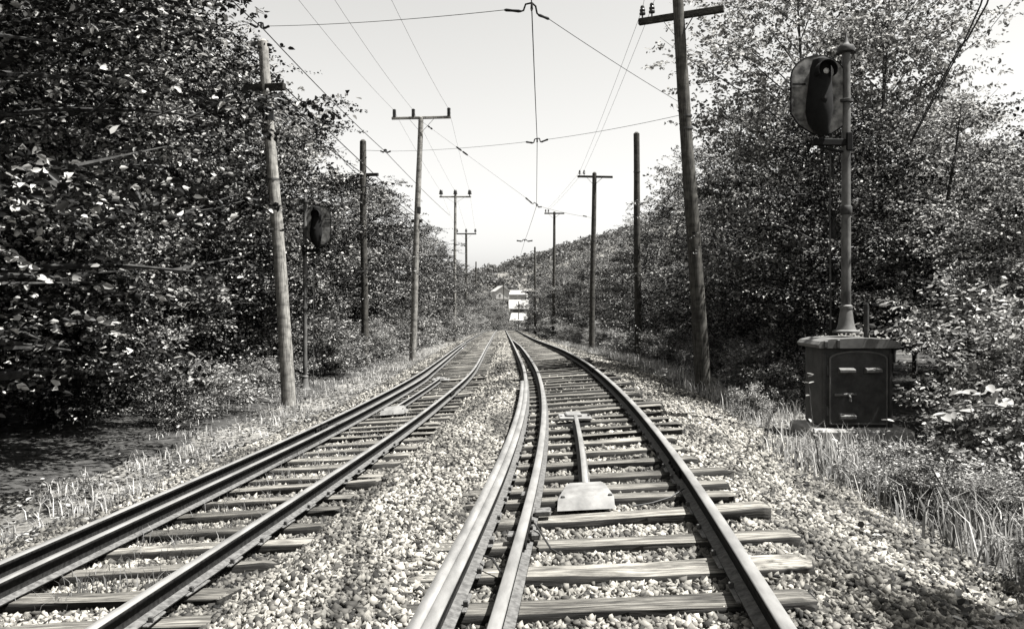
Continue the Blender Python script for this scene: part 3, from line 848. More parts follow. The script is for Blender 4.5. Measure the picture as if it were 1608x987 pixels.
def signal(label, foot, hgt, side, lens_glint=True, pedestal=True, dark=False, s=1.0):
    """side: -1 the head hangs left of the mast"""
    root = thing("railway_signal", foot, label, "signal", "railway signals")
    mm = M['mast_dark'] if dark else M['mast']
    r = .067 * s
    MB().tube([(0, 0, .0), (0, 0, hgt * .5), (0, 0, hgt)], [r * 1.08, r, r * .92], 16).build("mast", mm, root, smooth=True)
    if pedestal:
        MB().lathe([(.20, 0), (.20, .03), (.145, .05), (.12, .12), (.10, .26), (.085, .36), (.095, .37), (.095, .41), (.07, .43)], n=20).build("pedestal", M['cabinet_lid'], root, smooth=True)
    MB().lathe([(r * 1.0, -.02), (r * 1.9, .0), (r * 2.0, .05), (r * 1.7, .09), (r * .9, .11), (r * .55, .15), (r * .25, .24), (r * .1, .30)], (0, 0, hgt), n=16).build("finial", mm if dark else M['mast_dark'], root, smooth=True)
    MB().lathe([(r * 1.1, 0), (r * 1.55, .01), (r * 1.55, .05), (r * 1.1, .06)], (0, 0, hgt - .78), n=16).build("clamp", M['mast_dark'], root, smooth=True)
    # head: mottled target plate with a long black lamp case and hood in front
    cx = side * .43 * s; cz = hgt - .64
    plate = MB().prism(oval(cx, cz, .42 * s, .24, .30), -.02, .012).build("target_plate", M['signal'], root)
    rim = MB()
    ol = oval(cx, cz, .42 * s, .24, .30)
    rim.tube([(x, -.01, z) for x, z in ol] + [(ol[0][0], -.01, ol[0][1])], .014, 6, caps=False)
    rim.build("rim", M['signal_black'], plate, smooth=True)
    MB().box((cx + side * .3, -.03, cz + .14), (.2, .012, .025)).build("rivet_bar", M['signal_black'], plate)
    case = MB()
    prof = [(.0, .52, .05), (.0, .47, .13), (-.01, .36, .155), (-.02, .15, .165), (-.03, -.1, .19), (-.035, -.3, .2), (-.03, -.45, .17), (.01, -.58, .12), (.06, -.66, .08)]
    pts = [(cx + s * dx, -.14, cz + dz) for dx, dz, rr in prof]
    case.tube(pts, [rr * s for dx, dz, rr in prof], 14)
    case.build("lamp_case", M['signal_black'], root, smooth=True)
    # round hood over the upper lens, open towards the track
    hood = MB(); hx, hz = cx, cz + .27
    ring_o, ring_i, Pp = [], [], []
    n = 18
    for k in range(n + 1):
        a = R_(-30) + R_(240) * k / n
        for (yy, rr) in ((-.24, .15), (-.40, .145), (-.40, .137), (-.24, .142)):
            Pp.append((hx + rr * s * math.cos(a), yy, hz + rr * s * math.sin(a)))
    Ff = []
    for k in range(n):
        for q in range(4):
            q2 = (q + 1) % 4
            Ff.append((k * 4 + q, k * 4 + q2, k * 4 + 4 + q2, k * 4 + 4 + q))
    hood.add(Pp, Ff).build("hood", M['signal_black'], root, smooth=True)
    if lens_glint:
        MB().lathe([(.045, 0), (.043, .012), (.03, .02), (.0, .024)], (hx + .01, -.285, hz), (0, -1, 0), n=16).build("lens", M['lens'], root, smooth=True)
    MB().lathe([(.05, 0), (.048, .01), (.0, .02)], (cx - .03, -.325, cz - .15), (0, -1, 0), n=14).build("lens", M['signal_black'], root, smooth=True)
    br = MB()
    bz = cz - .80
    br.bar((cx + side * .1, -.05, bz + .05), (-side * .08, -.02, bz + .05), .09, .10, bev=.01)
    br.bar((-side * .02, -.02, bz - .08), (-side * .02, -.02, bz + .2), .16, .09, (1, 0, 0), bev=.01)
    br.bar((cx, -.05, bz - .02), (0, 0, bz - .1), .05, .03)
    br.build("bracket", M['signal_black'], root)
    br = MB(); br.bar((cx * .9, 0, bz + .02), (cx * .9, 0, bz + .25), .05, .05, (1, 0, 0)); br.build("bracket", M['signal_black'], root)
    MB().tube([(side * .24, 0, bz), (side * .24, .02, bz - 1.0), (side * .235, .0, .06)], .013, 7).build("conduit", M['mast_dark'], root, smooth=True)
    MB().lathe([(r * 1.12, 0), (r * 1.3, .02), (r * 1.3, .12), (r * 1.12, .14)], (0, 0, hgt * .42), n=14).build("clamp", M['mast_dark'], root, smooth=True)
    return root

CB = Vector((5.13, 12.0, 0)); CB.z = EYE - (668 - HY) / FPX * 12.0
mz = EYE - (523 - HY) / FPX * 12.0
signal("weathered signal with mottled round-topped plate on the right-hand cabinet", (5.12, 12.2, mz), EYE - (82 - HY) / FPX * 12.2 - mz, -1)
fl = at(479, 560, 23)
fz = gz(fl.x, 23)
signal("distant left signal with dark target in front of the woods", (fl.x, 23, fz), EYE + (HY - 318) / FPX * 23 - fz, +1, False, True, False, .88)

# concrete footing and relay cabinet
mb = MB(); mb.box((0, 0, -.14), (1.45, 1.1, .28), bev=.03)
pad = mb.build("concrete_footing", M['concrete'], None, (CB.x, CB.y + .1, CB.z))
tag(pad, "pale concrete slab carrying the dark signal cabinet", "footing")
cab = thing("signal_cabinet", CB, "dark iron signal cabinet with arched door under the right-hand signal", "cabinet")
W, D, H = 1.04, .72, 1.28
MB().box((0, .18, H / 2 - .04), (W, D, H - .08), bev=.03).build("body", M['cabinet'], cab)
lid = []
for i in range(13):
    a = math.pi * i / 12
    lid.append((-(W / 2 + .05) * math.cos(a) if False else 0, 0))
out = [(-W / 2 - .07, H - .10), (-W / 2 - .09, H - .05), (-W / 2 - .05, H + .0), (-W / 2 + .1, H + .035), (0, H + .05), (W / 2 - .1, H + .035), (W / 2 + .05, H + .0), (W / 2 + .09, H - .05), (W / 2 + .07, H - .10)]
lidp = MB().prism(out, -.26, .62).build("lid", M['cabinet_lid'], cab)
MB().box((-W / 2 + .2, -.272, H - .035), (.05, .03, .13), bev=.008).build("hinge", M['cabinet'], lidp)
MB().box((-W / 2 + .02, -.272, H - .04), (.06, .03, .10), bev=.008).build("hinge", M['cabinet'], lidp)
door_out = [(-.42, .06), (.42, .06), (.42, 1.02)] + [(.42 * math.cos(math.pi * i / 14), 1.02 + .11 * math.sin(math.pi * i / 14)) for i in range(1, 14)] + [(-.42, 1.02)]
door = MB().prism(door_out[::-1], -.21, -.17).build("door", M['cabinet'], cab)
tr = MB(); tr.tube([(x, -.215, z) for x, z in door_out] + [(door_out[0][0], -.215, door_out[0][1])], .014, 6, caps=False)
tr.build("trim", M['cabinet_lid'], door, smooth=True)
for hx, hz in ((-.19, .83), (.2, .83), (-.18, .15)):
    mb = MB(); P = [(-.11, 0, .07), (.11, 0, .07), (.115, -.10, .035), (-.115, -.10, .035), (.115, -.10, -.0), (-.115, -.10, -.0), (-.11, 0, -.03), (.11, 0, -.03)]
    mb.add([(x + hx, y - .21, z + hz) for x, y, z in P], [(0, 3, 2, 1), (3, 5, 4, 2), (0, 6, 5, 3), (1, 2, 4, 7), (5, 6, 7, 4)])
    mb.build("vent_hood", M['cabinet_lid'], door)
mb = MB(); mb.bar((-.36, -.235, .49), (-.04, -.235, .50), .03, .035, bev=.006); mb.tube([(-.16, -.24, .5), (-.15, -.29, .46), (-.15, -.29, .40)], .018, 8)
mb.build("handle", M['cabinet_lid'], door)
for hz in (.25, .85):
    MB().tube([(-.45, -.2, hz - .07), (-.45, -.2, hz + .07)], .022, 8).build("hinge", M['cabinet'], cab, smooth=True)
for sx in (-1, 1):
    MB().box((sx * .49, -.185, .55), (.05, .03, 1.1), bev=.008).build("corner_strip", M['cabinet'], cab)
MB().tube([(.30, .2, H), (.30, .2, H + .5), (.29, .2, H + .56)], .04, 10).build("vent_pipe", M['mast_dark'], cab, smooth=True)

# ================================================================== VALLEY BUILDINGS
def house(label, c, w, d, h, roof_h, rz, wall_m, roof_m, wins):
    root = thing("house", c, label, "house", rz=rz)
    MB().box((0, 0, h / 2), (w, d, h)).prism([(-w / 2 + .02, h), (w / 2 - .02, h), (0, h + roof_h - .05)], -d / 2 + .03, d / 2 - .03).build("wall", wall_m, root)
    rf = MB()
    for s in (-1, 1):
        rf.bar((s * (w / 2 + .5), 0, h - .25), (0, 0, h + roof_h + .1), d + .8, .2, (0, 0, 1))
    ro = rf.build("roof", roof_m, root)
    MB().box((w * .15, d * .2, h + roof_h * .9), (.7, .7, 1.6)).build("chimney", M['roof_dark'], ro)
    for (x, z, ww, wh) in wins:
        f = MB().box((x, -d / 2 - .03, z), (ww + .25, .08, wh + .25)).build("window", M['white_paint'], root)
        MB().box((x, -d / 2 - .09, z), (ww, .04, wh)).build("pane", M['glass_dark'], f)
def vz(x, y): return gz(x, y)
p = at(786, 462, 262); hz_ = vz(p.x, p.y)
house("white gabled house in the valley left of the gap", (p.x, p.y, p.z - 1.5), 4.4, 6, 2.6, 1.5, .25, M['white_paint'], M['roof_pale'], [(-.9, 1.2, .35, .7)])
p = at(808, 467, 280)
house("long pale-roofed building in the valley behind the tracks", (p.x, p.y, p.z - 1.2), 5.0, 9, 2.4, 1.2, 1.45, M['white_paint'], M['roof_pale'], [])
p = at(815, 489, 225)
house("low grey building with dark windows past the crest", (p.x, p.y, p.z - .9), 4.4, 5, 1.9, 2.2, 1.57, M['roof_dark'], M['concrete'], [(-1.5, 1.0, .9, .8), (0, 1.0, .9, .8), (1.5, 1.0, .9, .8)])
# pale lot below it
pts = [at(800, 503, 192), at(829, 503, 192), at(827, 491, 214), at(803, 491, 214)]
V_ = []
nn = 8
for j in range(nn):
    for i in range(nn):
        a = pts[0].lerp(pts[1], i / (nn - 1)); b = pts[3].lerp(pts[2], i / (nn - 1)); V_.append(a.lerp(b, j / (nn - 1)))
lot = link("pavement", raw_mesh("pavement", np.array(V_), [np.array([(j * nn + i, j * nn + i + 1, (j + 1) * nn + i + 1, (j + 1) * nn + i) for j in range(nn - 1) for i in range(nn - 1)])], [M['pave']]))
tag(lot, "pale paved yard past the crest of the line", kind="structure")

# ================================================================== VEGETATION
def leaves(C, D, Nrm, L, W, fold=.12, rng=RNG):
    """C base points, D directions, Nrm approx normals, L lengths, W widths -> verts, quads"""
    D = D / (np.linalg.norm(D, axis=1)[:, None] + 1e-9)
    S = np.cross(D, Nrm); S /= (np.linalg.norm(S, axis=1)[:, None] + 1e-9)
    Nn = np.cross(S, D)
    n = len(C)
    L = L[:, None]; W = W[:, None]
    droop = -.18 * L
    b = C
    l1 = C + D * L * .30 + S * W * .46 + Nn * W * fold
    l2 = C + D * L * .66 + S * W * .36 + Nn * (W * fold + droop * .3)
    tp = C + D * L + Nn * droop
    r2 = C + D * L * .66 - S * W * .36 + Nn * (W * fold + droop * .3)
    r1 = C + D * L * .30 - S * W * .46 + Nn * W * fold
    V = np.stack([b, l1, l2, tp, r2, r1], 1).reshape(-1, 3)
    o = (np.arange(n) * 6)[:, None]
    F = np.concatenate([o + np.array([[0, 1, 2, 3]]), o + np.array([[0, 3, 4, 5]])])
    return V, F

def tree_meshes(key, seed, H, R, base, limbs, twigs, per, leafL, prof, mat, trunk_r=.12, up=.45, twig_len=(.45, .75), spread=.16, lean=(0, 0), flat=.5, wide=.62, multi=1, pads=0, pad=(.42, .11)):
    rng = np.random.default_rng(seed)
    wood = MB()
    TP, TD = [], []
    segs = []
    for st in range(multi):
        ang = rng.random() * 6.28
        lx, ly = lean[0] + (math.cos(ang) * .22 * H if multi > 1 else 0), lean[1] + (math.sin(ang) * .22 * H if multi > 1 else 0)
        w1, w2 = rng.normal(size=2) * .02 * H
        tk = lambda t: np.array([lx * t ** 1.3 + w1 * math.sin(t * 4), ly * t ** 1.3 + w2 * math.sin(t * 3.3 + 1), H * .93 * t])
        wood.tube([Vector(tk(t)) - Vector((0, 0, .35 if t == 0 else 0)) for t in np.linspace(0, 1, 9)], [trunk_r * (1 - .88 * t) for t in np.linspace(0, 1, 9)], 8)
        for i in range(limbs // multi):
            t = base + (.97 - base) * (i + rng.random()) / (limbs // multi)
            s0 = tk(t); az = i * 2.39996 + rng.normal() * .35
            Ln = max(R * prof(t) * rng.uniform(.72, 1.18), .25)
            u = up * (.3 + 1.1 * t) + rng.normal() * .12
            d = np.array([math.cos(az), math.sin(az), u])
            pts = [s0 + d * Ln * q + np.array([0, 0, -.16 * Ln * q * q]) for q in (0, .35, .7, 1.0)]
            rr = max(trunk_r * (1 - .85 * t) * .5, .012)
            wood.tube([Vector(p) for p in pts], [rr, rr * .7, rr * .45, rr * .2], 5)
            segs.append((pts[1], pts[3], Ln))
            for j in range(5):
                q = .25 + .75 * rng.random()
                b0 = pts[0] + (pts[3] - pts[0]) * q
                az2 = az + rng.choice([-1, 1]) * rng.uniform(.5, 1.2)
                l2 = Ln * rng.uniform(.25, .5)
                b1 = b0 + np.array([math.cos(az2), math.sin(az2), u * .6 + rng.normal() * .2]) * l2
                if j < 3: wood.tube([Vector(b0), Vector(b1)], [rr * .4, .005], 3, caps=False)
                segs.append((b0, b1, l2 * 1.4))
    A = np.array([s[0] for s in segs]); Bq = np.array([s[1] for s in segs]); wgt = np.array([s[2] for s in segs]); wgt /= wgt.sum()
    idx = rng.choice(len(segs), twigs, p=wgt)
    q = rng.random(twigs)[:, None] ** .7 * 1.08
    P = A[idx] + (Bq[idx] - A[idx]) * q + rng.normal(size=(twigs, 3)) * spread * np.array([1, 1, .7])
    if pads:                                   # foliage gathers in flat layered pads with gaps between
        pc = P[:pads]; pr = rng.uniform(.6, 1.35, pads)
        which = rng.integers(0, pads, twigs)
        P = pc[which] + rng.normal(size=(twigs, 3)) * np.array([pad[0], pad[0], pad[1]]) * pr[which][:, None]
        P[:, 2] -= .22 * ((P - pc[which])[:, :2] ** 2).sum(1)
    ctr = np.array([lean[0] * .5, lean[1] * .5, 0])
    Dv = (Bq - A)[idx]; Dv /= np.linalg.norm(Dv, axis=1)[:, None] + 1e-9
    Dv = Dv + rng.normal(size=(twigs, 3)) * .55
    Dv[:, 2] = Dv[:, 2] * flat - .08
    Dv /= np.linalg.norm(Dv, axis=1)[:, None]
    TL_ = rng.uniform(*twig_len, twigs)
    S = np.cross(Dv, np.array([0, 0, 1.0])); S /= np.linalg.norm(S, axis=1)[:, None] + 1e-9
    k = np.arange(per)
    s_ = (k + .5) / per
    side = np.where(k % 2 == 0, 1, -1)
    C = P[:, None, :] + Dv[:, None, :] * (TL_[:, None] * s_[None, :])[:, :, None] + rng.normal(size=(twigs, per, 3)) * .025
    D = Dv[:, None, :] * .55 + S[:, None, :] * side[None, :, None] * .85 + rng.normal(size=(twigs, per, 3)) * .38
    tw_n = np.array([0, 0, 1.0]) + rng.normal(size=(twigs, 1, 3)) * .5 + rng.normal(size=(twigs, per, 3)) * .6
    n = twigs * per
    L = leafL * rng.uniform(.5, 1.4, n)
    C = C.reshape(-1, 3); keep = C[:, 2] > .06
    V, F = leaves(C[keep], D.reshape(-1, 3)[keep], tw_n.reshape(-1, 3)[keep], L[keep], (L * wide)[keep], rng=rng)
    return wood.mesh("trunk", M['bark'], True), raw_mesh("crown", V, [F], [mat])

egg = lambda t: max(.12, math.sin(math.pi * min(1, (t * .92 + .08))) ** .7)
broad = lambda t: max(.2, (1 - max(0, t - .45) ** 1.6 * 2.2) * (.75 + .25 * min(1, t / .3)))
dome = lambda t: max(.15, math.sqrt(max(0, 1 - t ** 2.4)))
T = {}
# unit heights are metres at scale 1
T['edge_a'] = tree_meshes('edge_a', 21, 10, 2.8, .10, 36, 1650, 18, .088, broad, M['leaf_b'], .15, spread=.13, flat=.35, pads=105)
T['edge_b'] = tree_meshes('edge_b', 22, 10, 2.5, .14, 32, 2300, 17, .088, egg, M['leaf_a'], .13, spread=.13, flat=.4, pads=170)
T['edge_c'] = tree_meshes('edge_c', 23, 10, 3.1, .25, 30, 2300, 18, .090, broad, M['leaf_b'], .17, up=.5, spread=.13, flat=.35, pads=150, pad=(.5, .12))
T['airy'] = tree_meshes('airy', 24, 10, 2.6, .22, 36, 2100, 13, .105, egg, M['leaf_c'], .11, up=.8, twig_len=(.4, .7), spread=.25, pads=170, pad=(.36, .2))
T['shrub'] = tree_meshes('shrub', 25, 2.0, 1.15, .04, 34, 620, 11, .085, dome, M['leaf_shrub'], .025, up=.7, twig_len=(.25, .45), spread=.08, multi=4)
T['bramble'] = tree_meshes('bramble', 26, 1.2, 1.0, .02, 30, 420, 9, .075, dome, M['leaf_c'], .015, up=.5, twig_len=(.2, .4), spread=.08, multi=5)
T['lush'] = tree_meshes('lush', 27, 2.2, 1.3, .04, 36, 900, 12, .078, dome, M['leaf_c'], .025, up=.6, twig_len=(.3, .5), spread=.1, multi=4, wide=.55)
T['tallshrub_dark'] = tree_meshes('tallshrub_dark', 29, 5, 1.9, .05, 36, 1150, 13, .10, egg, M['leaf_b'], .07, multi=3, pads=60, pad=(.32, .1))
T['tallshrub'] = tree_meshes('tallshrub', 28, 5, 1.9, .05, 40, 1500, 12, .105, egg, M['leaf_a'], .07, multi=3, pads=90, pad=(.32, .1))

def plant(name, cat, key, x, y, H, label, group, wscale=1.0, rz=None, sink=.0, tilt=(0, 0)):
    base = {'shrub': 2.0, 'bramble': 1.2, 'lush': 2.2, 'tallshrub': 5.0, 'tallshrub_dark': 5.0}.get(key, 10.0)
    s = H / base
    root = thing(name, (x, y, gz(x, y) - sink), label, cat, group, rz if rz is not None else random.uniform(0, 6.28))
    root.rotation_euler.x, root.rotation_euler.y = tilt
    root.scale = (s * wscale, s * wscale, s)
    tr_, cr_ = T[key]
    link("stem" if base < 3 else "trunk", tr_, root)
    c = link("foliage" if base < 3 else "crown", cr_, root); c["kind"] = "stuff"
    return root

# ---- left woods, front row (x, y, height, kind, width, label)
GL, GRr = "front trees of the left woods", "front trees of the right woods"
left = [
 (-7.7, 8.5, 12, 'edge_a', 1.0, "dense dark tree at the extreme left edge of the picture"),
 (-8.4, 11.5, 12.5, 'edge_a', 1.0, "big leafy tree overhanging the black hollow at lower left"),
 (-8.6, 15.2, 9.5, 'airy', .8, "slender pale-leaved tree left of the pale leaning pole"),
 (-8.9, 25.0, 10.5, 'airy', .8, "slender pale-leaved tree rising behind the left signal"),
 (-10.0, 15.0, 13, 'edge_b', 1.05, "tall tree whose top fills the upper left corner"),
 (-10.8, 18.6, 14, 'edge_a', 1.0, "full tree directly behind the pale leaning pole"),
 (-10.6, 23.0, 13.2, 'edge_c', .95, "tall tree with loose top just right of the pale leaning pole"),
 (-10.3, 27.4, 12.4, 'edge_b', 1.05, "leafy tree standing directly behind the distant left signal"),
 (-9.6, 31.5, 12.0, 'edge_a', 1.0, "leafy tree between left signal and the round-topped pole"),
 (-9.2, 36.5, 11.2, 'edge_b', 1.1, "leafy tree behind the round-topped pole on the left"),
 (-8.8, 41.5, 10.6, 'edge_a', 1.0, "tree to the left of three-insulator pole, behind it"),
 (-8.3, 46.0, 10.4, 'edge_c', 1.0, "tree just beyond the three-insulator pole"),
 (-8.0, 52.0, 10.2, 'edge_b', 1.1, "tree two crowns beyond the three-insulator pole"),
 (-7.7, 59.0, 9.9, 'edge_a', 1.1, "dark tree bulging towards the left track at mid-distance"),
 (-7.5, 67.0, 9.9, 'edge_a', 1.1, "tree in front of the pole with squat insulators"),
]
for x, y, h, k, w, lab in left: plant("broadleaf_tree", "tree", k, x, y, h, lab, GL, w)
rr = random.Random(5)
for y in (75, 84, 94, 106, 119, 133):
    plant("broadleaf_tree", "tree", rr.choice(['edge_a', 'edge_b']), -7.4 + rr.uniform(-.4, .4) - (y - 75) * .012, y, rr.uniform(8.2, 9.4), "far tree in the shrinking left-hand row near the gap", "far trees of the left row", 1.15)
for i, y in enumerate(np.arange(10, 75, 4.2)):
    plant("broadleaf_tree", "tree", ['edge_a', 'edge_b', 'edge_c'][i % 3], -12.8 + rr.uniform(-.8, .8), y + rr.uniform(-.8, .8), rr.uniform(10.5, 12) if y < 24 else rr.uniform(8.6, 9.6), "tree deep in the left woods behind the front row", "back trees of the left woods", 1.1)
for i, y in enumerate(np.arange(14, 60, 6)):
    plant("broadleaf_tree", "tree", ['edge_c', 'edge_a'][i % 2], -17 + rr.uniform(-1, 1), y, rr.uniform(10.5, 12) if y < 30 else 9.2, "tree deep in the left woods behind the front row", "back trees of the left woods", 1.2)
for x, y, h in ((-7.5, 158, 10), (-5.2, 166, 9.5), (-3.6, 176, 9.5), (-10, 150, 10), (-1.8, 186, 9.0)):
    plant("broadleaf_tree", "tree", 'edge_b', x, y, h, "tree past the track bend just left of the valley gap", "trees at the track bend", 1.2)

for x, y, h in ((-3.2, 205, 7), (-5.5, 214, 8), (1.6, 238, 4.5), (-.8, 246, 4.5), (4.6, 205, 8), (6.5, 216, 9)):
    plant("broadleaf_tree", "tree", 'edge_b', x, y, h, "small tree in the valley beside the white buildings", "valley trees", 1.3)
# ---- right woods
right = [
 (7.9, 21.6, 12.0, 'airy', .9, "tall airy sunlit tree right of the tall dark pole"),
 (9.3, 20.0, 11.0, 'airy', .8, "airy pale tree directly behind the signal target"),
 (11.0, 21.5, 8.0, 'airy', .8, "thin see-through tree right of the signal mast against sky"),
 (7.6, 24.5, 8.8, 'edge_b', .9, "leafy tree filling the space right behind the tall dark pole"),
 (8.0, 28.5, 10.0, 'edge_b', 1.0, "leafy tree between tall dark pole and the plain pole"),
 (8.5, 34.0, 9.6, 'edge_b', 1.0, "leafy tree just right of the plain pole"),
 (8.4, 41.0, 9.0, 'edge_a', 1.0, "leafy tree behind the plain pole without crossarm"),
 (8.1, 48.5, 8.8, 'edge_b', 1.0, "tree right of the slim low-crossarm pole"),
 (7.7, 56.0, 8.3, 'edge_b', 1.0, "tree beyond the slim low-crossarm pole"),
 (7.0, 63.0, 8.4, 'edge_b', 1.0, "tree right of the third right-hand pole"),
 (8.7, 15.8, 6.4, 'edge_b', 1.1, "dense leafy tree right behind the signal cabinet"),
 (6.6, 16.4, 6.6, 'edge_c', 1.0, "dark dense tree left of the signal cabinet"),
 (7.45, 10.9, 4.5, 'edge_b', 1.2, "low leafy tree at the right edge shading the cabinet"),
 (11.2, 15.4, 5.9, 'edge_a', 1.35, "low dense tree at the right edge under open sky"),
 (11.4, 18.2, 6.2, 'edge_b', 1.4, "dense tree behind the right-edge tree under open sky"),
]
for x, y, h, k, w, lab in right: plant("broadleaf_tree", "tree", k, x, y, h, lab, GRr, w)
for x, y, h in ((6.2, 72, 8.4), (6.0, 81, 8.6), (5.6, 91, 9.0), (5.2, 102, 9.6), (3.9, 113, 9.6), (6.5, 118, 10.5), (5.2, 128, 10)):
    plant("broadleaf_tree", "tree", rr.choice(['edge_a', 'edge_b']), x, y, h, "far tree in the right-hand row below the hill", "far trees of the right row", 1.05)
for i, y in enumerate(np.arange(24, 80, 5)):
    plant("broadleaf_tree", "tree", ['edge_a', 'edge_b', 'edge_c'][i % 3], 11.6 + rr.uniform(-.8, .8), y + rr.uniform(-1, 1), rr.uniform(8.0, 8.8) if y > 30 else 8, "tree deep in the right woods behind the front row", "back trees of the right woods", 1.15)
for x, y, h in ((14.5, 19, 6.4), (15, 24, 7.5), (14, 29, 8), (16.5, 22, 6.8), (13.6, 16.6, 5.8)):
    plant("broadleaf_tree", "tree", 'edge_a', x, y, h, "tree deep in the right woods behind the front row", "back trees of the right woods", 1.3)
# tree standing beside the photographer, out of the picture, whose branches shade the ballast at lower right
plant("broadleaf_tree", "tree", 'edge_c', 4.55, 3.7, 5.4, "small tree beside the track throwing branch shadows on the lower right ballast", "trackside trees by the camera", .72, rz=1.0)

fxg0 = lambda y: np.interp(y, TR.y, TR.x) + np.interp(y, [4, 6, 9, 12], [3.05, 2.9, 2.55, 2.5])
# ---- shrubs along the edges
ORD = ["first", "second", "third", "fourth", "fifth", "sixth", "seventh", "eighth", "ninth", "tenth", "eleventh", "twelfth", "thirteenth", "fourteenth"]
def shrub(key, x, y, H, label, group, w=1.0): plant("shrub", "shrub", key, x, y, H, label, group, w)
for i, y in enumerate(np.arange(15.6, 62, 1.9)):
    near = abs(y - 19.5) < 1.6 or abs(y - 22) < 3.2 or abs(y - 33) < 1.5
    shrub(['shrub', 'bramble', 'shrub', 'lush'][i % 4], -6.3 + rr.uniform(-.3, .3) - .3 * (i % 2) - (.5 if near else 0), y, rr.uniform(.7, 1.0) if near else rr.uniform(.8, 1.9), (ORD[i] + " leafy shrub from the camera along the foot of left woods") if i < 14 else "small far shrub along the foot of the left woods", "shrubs along the left woods", rr.uniform(.95, 1.3))
for i, y in enumerate(np.arange(15.2, 44, 2.6)):
    plant("tall_shrub", "shrub", ['tallshrub_dark', 'tallshrub', 'tallshrub_dark'][i % 3], -8.3 + rr.uniform(-.4, .3), y, rr.uniform(3.0, 5.0), ORD[i] + " tall bush from the camera in the left woods' lower face", "tall bushes of the left woods", rr.uniform(.85, 1.05))
for x, y, h, lab in ((-10.2, 9.4, 4.2, "dark bush inside the black hollow at the left edge"), (-10.4, 11.6, 4.5, "dark bush deep in the black hollow at lower left"), (-10.2, 13.6, 4.8, "dark bush behind the black hollow, towards the leaning pole"), (-12.4, 10.5, 5.0, "bush farthest back in the lower left hollow")):
    plant("tall_shrub", "shrub", 'tallshrub_dark', x, y, h, lab, "bushes in the left hollow", 1.2)
for i, y in enumerate(np.arange(17.6, 66, 2.1)):
    shrub(['shrub', 'bramble', 'lush'][i % 3], 5.9 + rr.uniform(-.3, .4) + (.4 if y < 30 else 0), y, rr.uniform(.6, 1.5), (ORD[i] + " leafy shrub past the cabinet along the foot of right woods") if i < 14 else "small far shrub along the foot of the right woods", "shrubs along the right woods", rr.uniform(.9, 1.2))
for i, y in enumerate(np.arange(21, 52, 2.6)):
    plant("tall_shrub", "shrub", 'tallshrub', 7.7 + rr.uniform(-.2, .4) + (.5 if 26 < y < 37 else 0), y, rr.uniform(3.0, 4.6), ORD[i] + " tall bush past the tall dark pole in right woods", "tall bushes of the right woods", rr.uniform(.85, 1.05))
for x, y, h, w, k, lab in ((6.05, 8.9, 1.9, 1.0, 'lush', "bushy pale-leaved shrub at the right edge of the picture"), (5.35, 7.7, 1.05, 1.0, 'bramble', "tangled low bramble at the right edge"),
                           (7.2, 11.0, 2.0, 1.1, 'lush', "leafy shrub just right of the signal cabinet"), (5.5, 9.2, .8, .8, 'shrub', "small leafy shrub in front of the cabinet's right corner"),
                           (4.15, 13.8, .5, .8, 'bramble', "low pale plant at the ballast edge left of cabinet"), (5.0, 15.4, .8, 1.0, 'shrub', "shaded shrub at the foot of the tall dark pole"),
                           (8.2, 12.2, 2.4, 1.1, 'shrub', "larger shrub behind the pale-leaved right shrub"), (6.1, 6.9, 1.3, 1.0, 'bramble', "bramble tangle partly outside the right edge")):
    shrub(k, x, y, h, lab, "shrubs near the signal cabinet", w)
for i in range(18):
    y = 5.0 + i * .20; x = float(fxg0(y)) + rr.uniform(.1, 1.9)
    plant("low_weed", "weed", ['bramble', 'lush', 'bramble', 'shrub'][i % 4], x, y, rr.uniform(.2, .55), "low leafy weed among the dry grass in right foreground", "low weeds in the right foreground", rr.uniform(.9, 1.5))
for i, y in enumerate(np.arange(66, 150, 5)):
    shrub(['shrub', 'lush'][i % 2], -6.0 - rr.uniform(0, .6), y, rr.uniform(1.6, 2.6), "small far shrub along the foot of the left woods", "shrubs along the left woods", 1.3)
    shrub(['lush', 'shrub'][i % 2], 4.6 - (y - 66) * .018 + rr.uniform(0, .5), y, rr.uniform(1.4, 2.4), "small far shrub along the foot of the right woods", "shrubs along the right woods", 1.3)

# ---- hanging sprays with large leaves at the left edge: every leaf is a part
def leaf_mesh():
    L, W = 1.0, .8
    xs = [0, .12, .35, .62, .85, 1.0]; ws = [0, .34, .47, .40, .2, 0]
    V = [(0, 0, 0)]; F = []
    top = [(ws[i] * W, xs[i] * L, .10 * ws[i] - .10 * xs[i] ** 2) for i in range(1, 5)]
    bot = [(-x, y, z) for x, y, z in top]
    V += top + [(0, 1.0, -.12)] + bot[::-1]
    return raw_mesh("leaf", V, [np.array([[0, 1, 2, 3, 4, 5]]), np.array([[0, 5, 6, 7, 8, 9]])], [M['leaf_big']])
LEAF = leaf_mesh()
def spray(label, start, tips, size, seed, spacing=.07):
    rnd = random.Random(seed)
    root = thing("leafy_branch", start, label, "branch", "leafy branches at the left edge")
    mb = MB()
    for tp in tips:
        d = Vector(tp) - Vector(start); mid = d * .5 + Vector((0, 0, .05))
        pts = [Vector((0, 0, 0)), mid, d]
        mb.tube(pts, [.01, .007, .003], 5)
        k = int(d.length / spacing)
        for i in range(k):
            t = .15 + .85 * i / max(k - 1, 1)
            p = (mid * 2 * t) if t < .5 else mid.lerp(d, (t - .5) * 2)
            o = link("leaf", LEAF, root, p)
            az = math.atan2(d.y, d.x) - math.pi / 2 + (1 if i % 2 else -1) * rnd.uniform(.4, 1.2)
            o.rotation_euler = (rnd.gauss(-.25, .3), rnd.gauss(.25, .35), az)
            s = size * rnd.uniform(.75, 1.2); o.scale = (s, s, s)
    mb.build("twig", M['bark'], root)
S0 = at(-40, 300, 9.6)
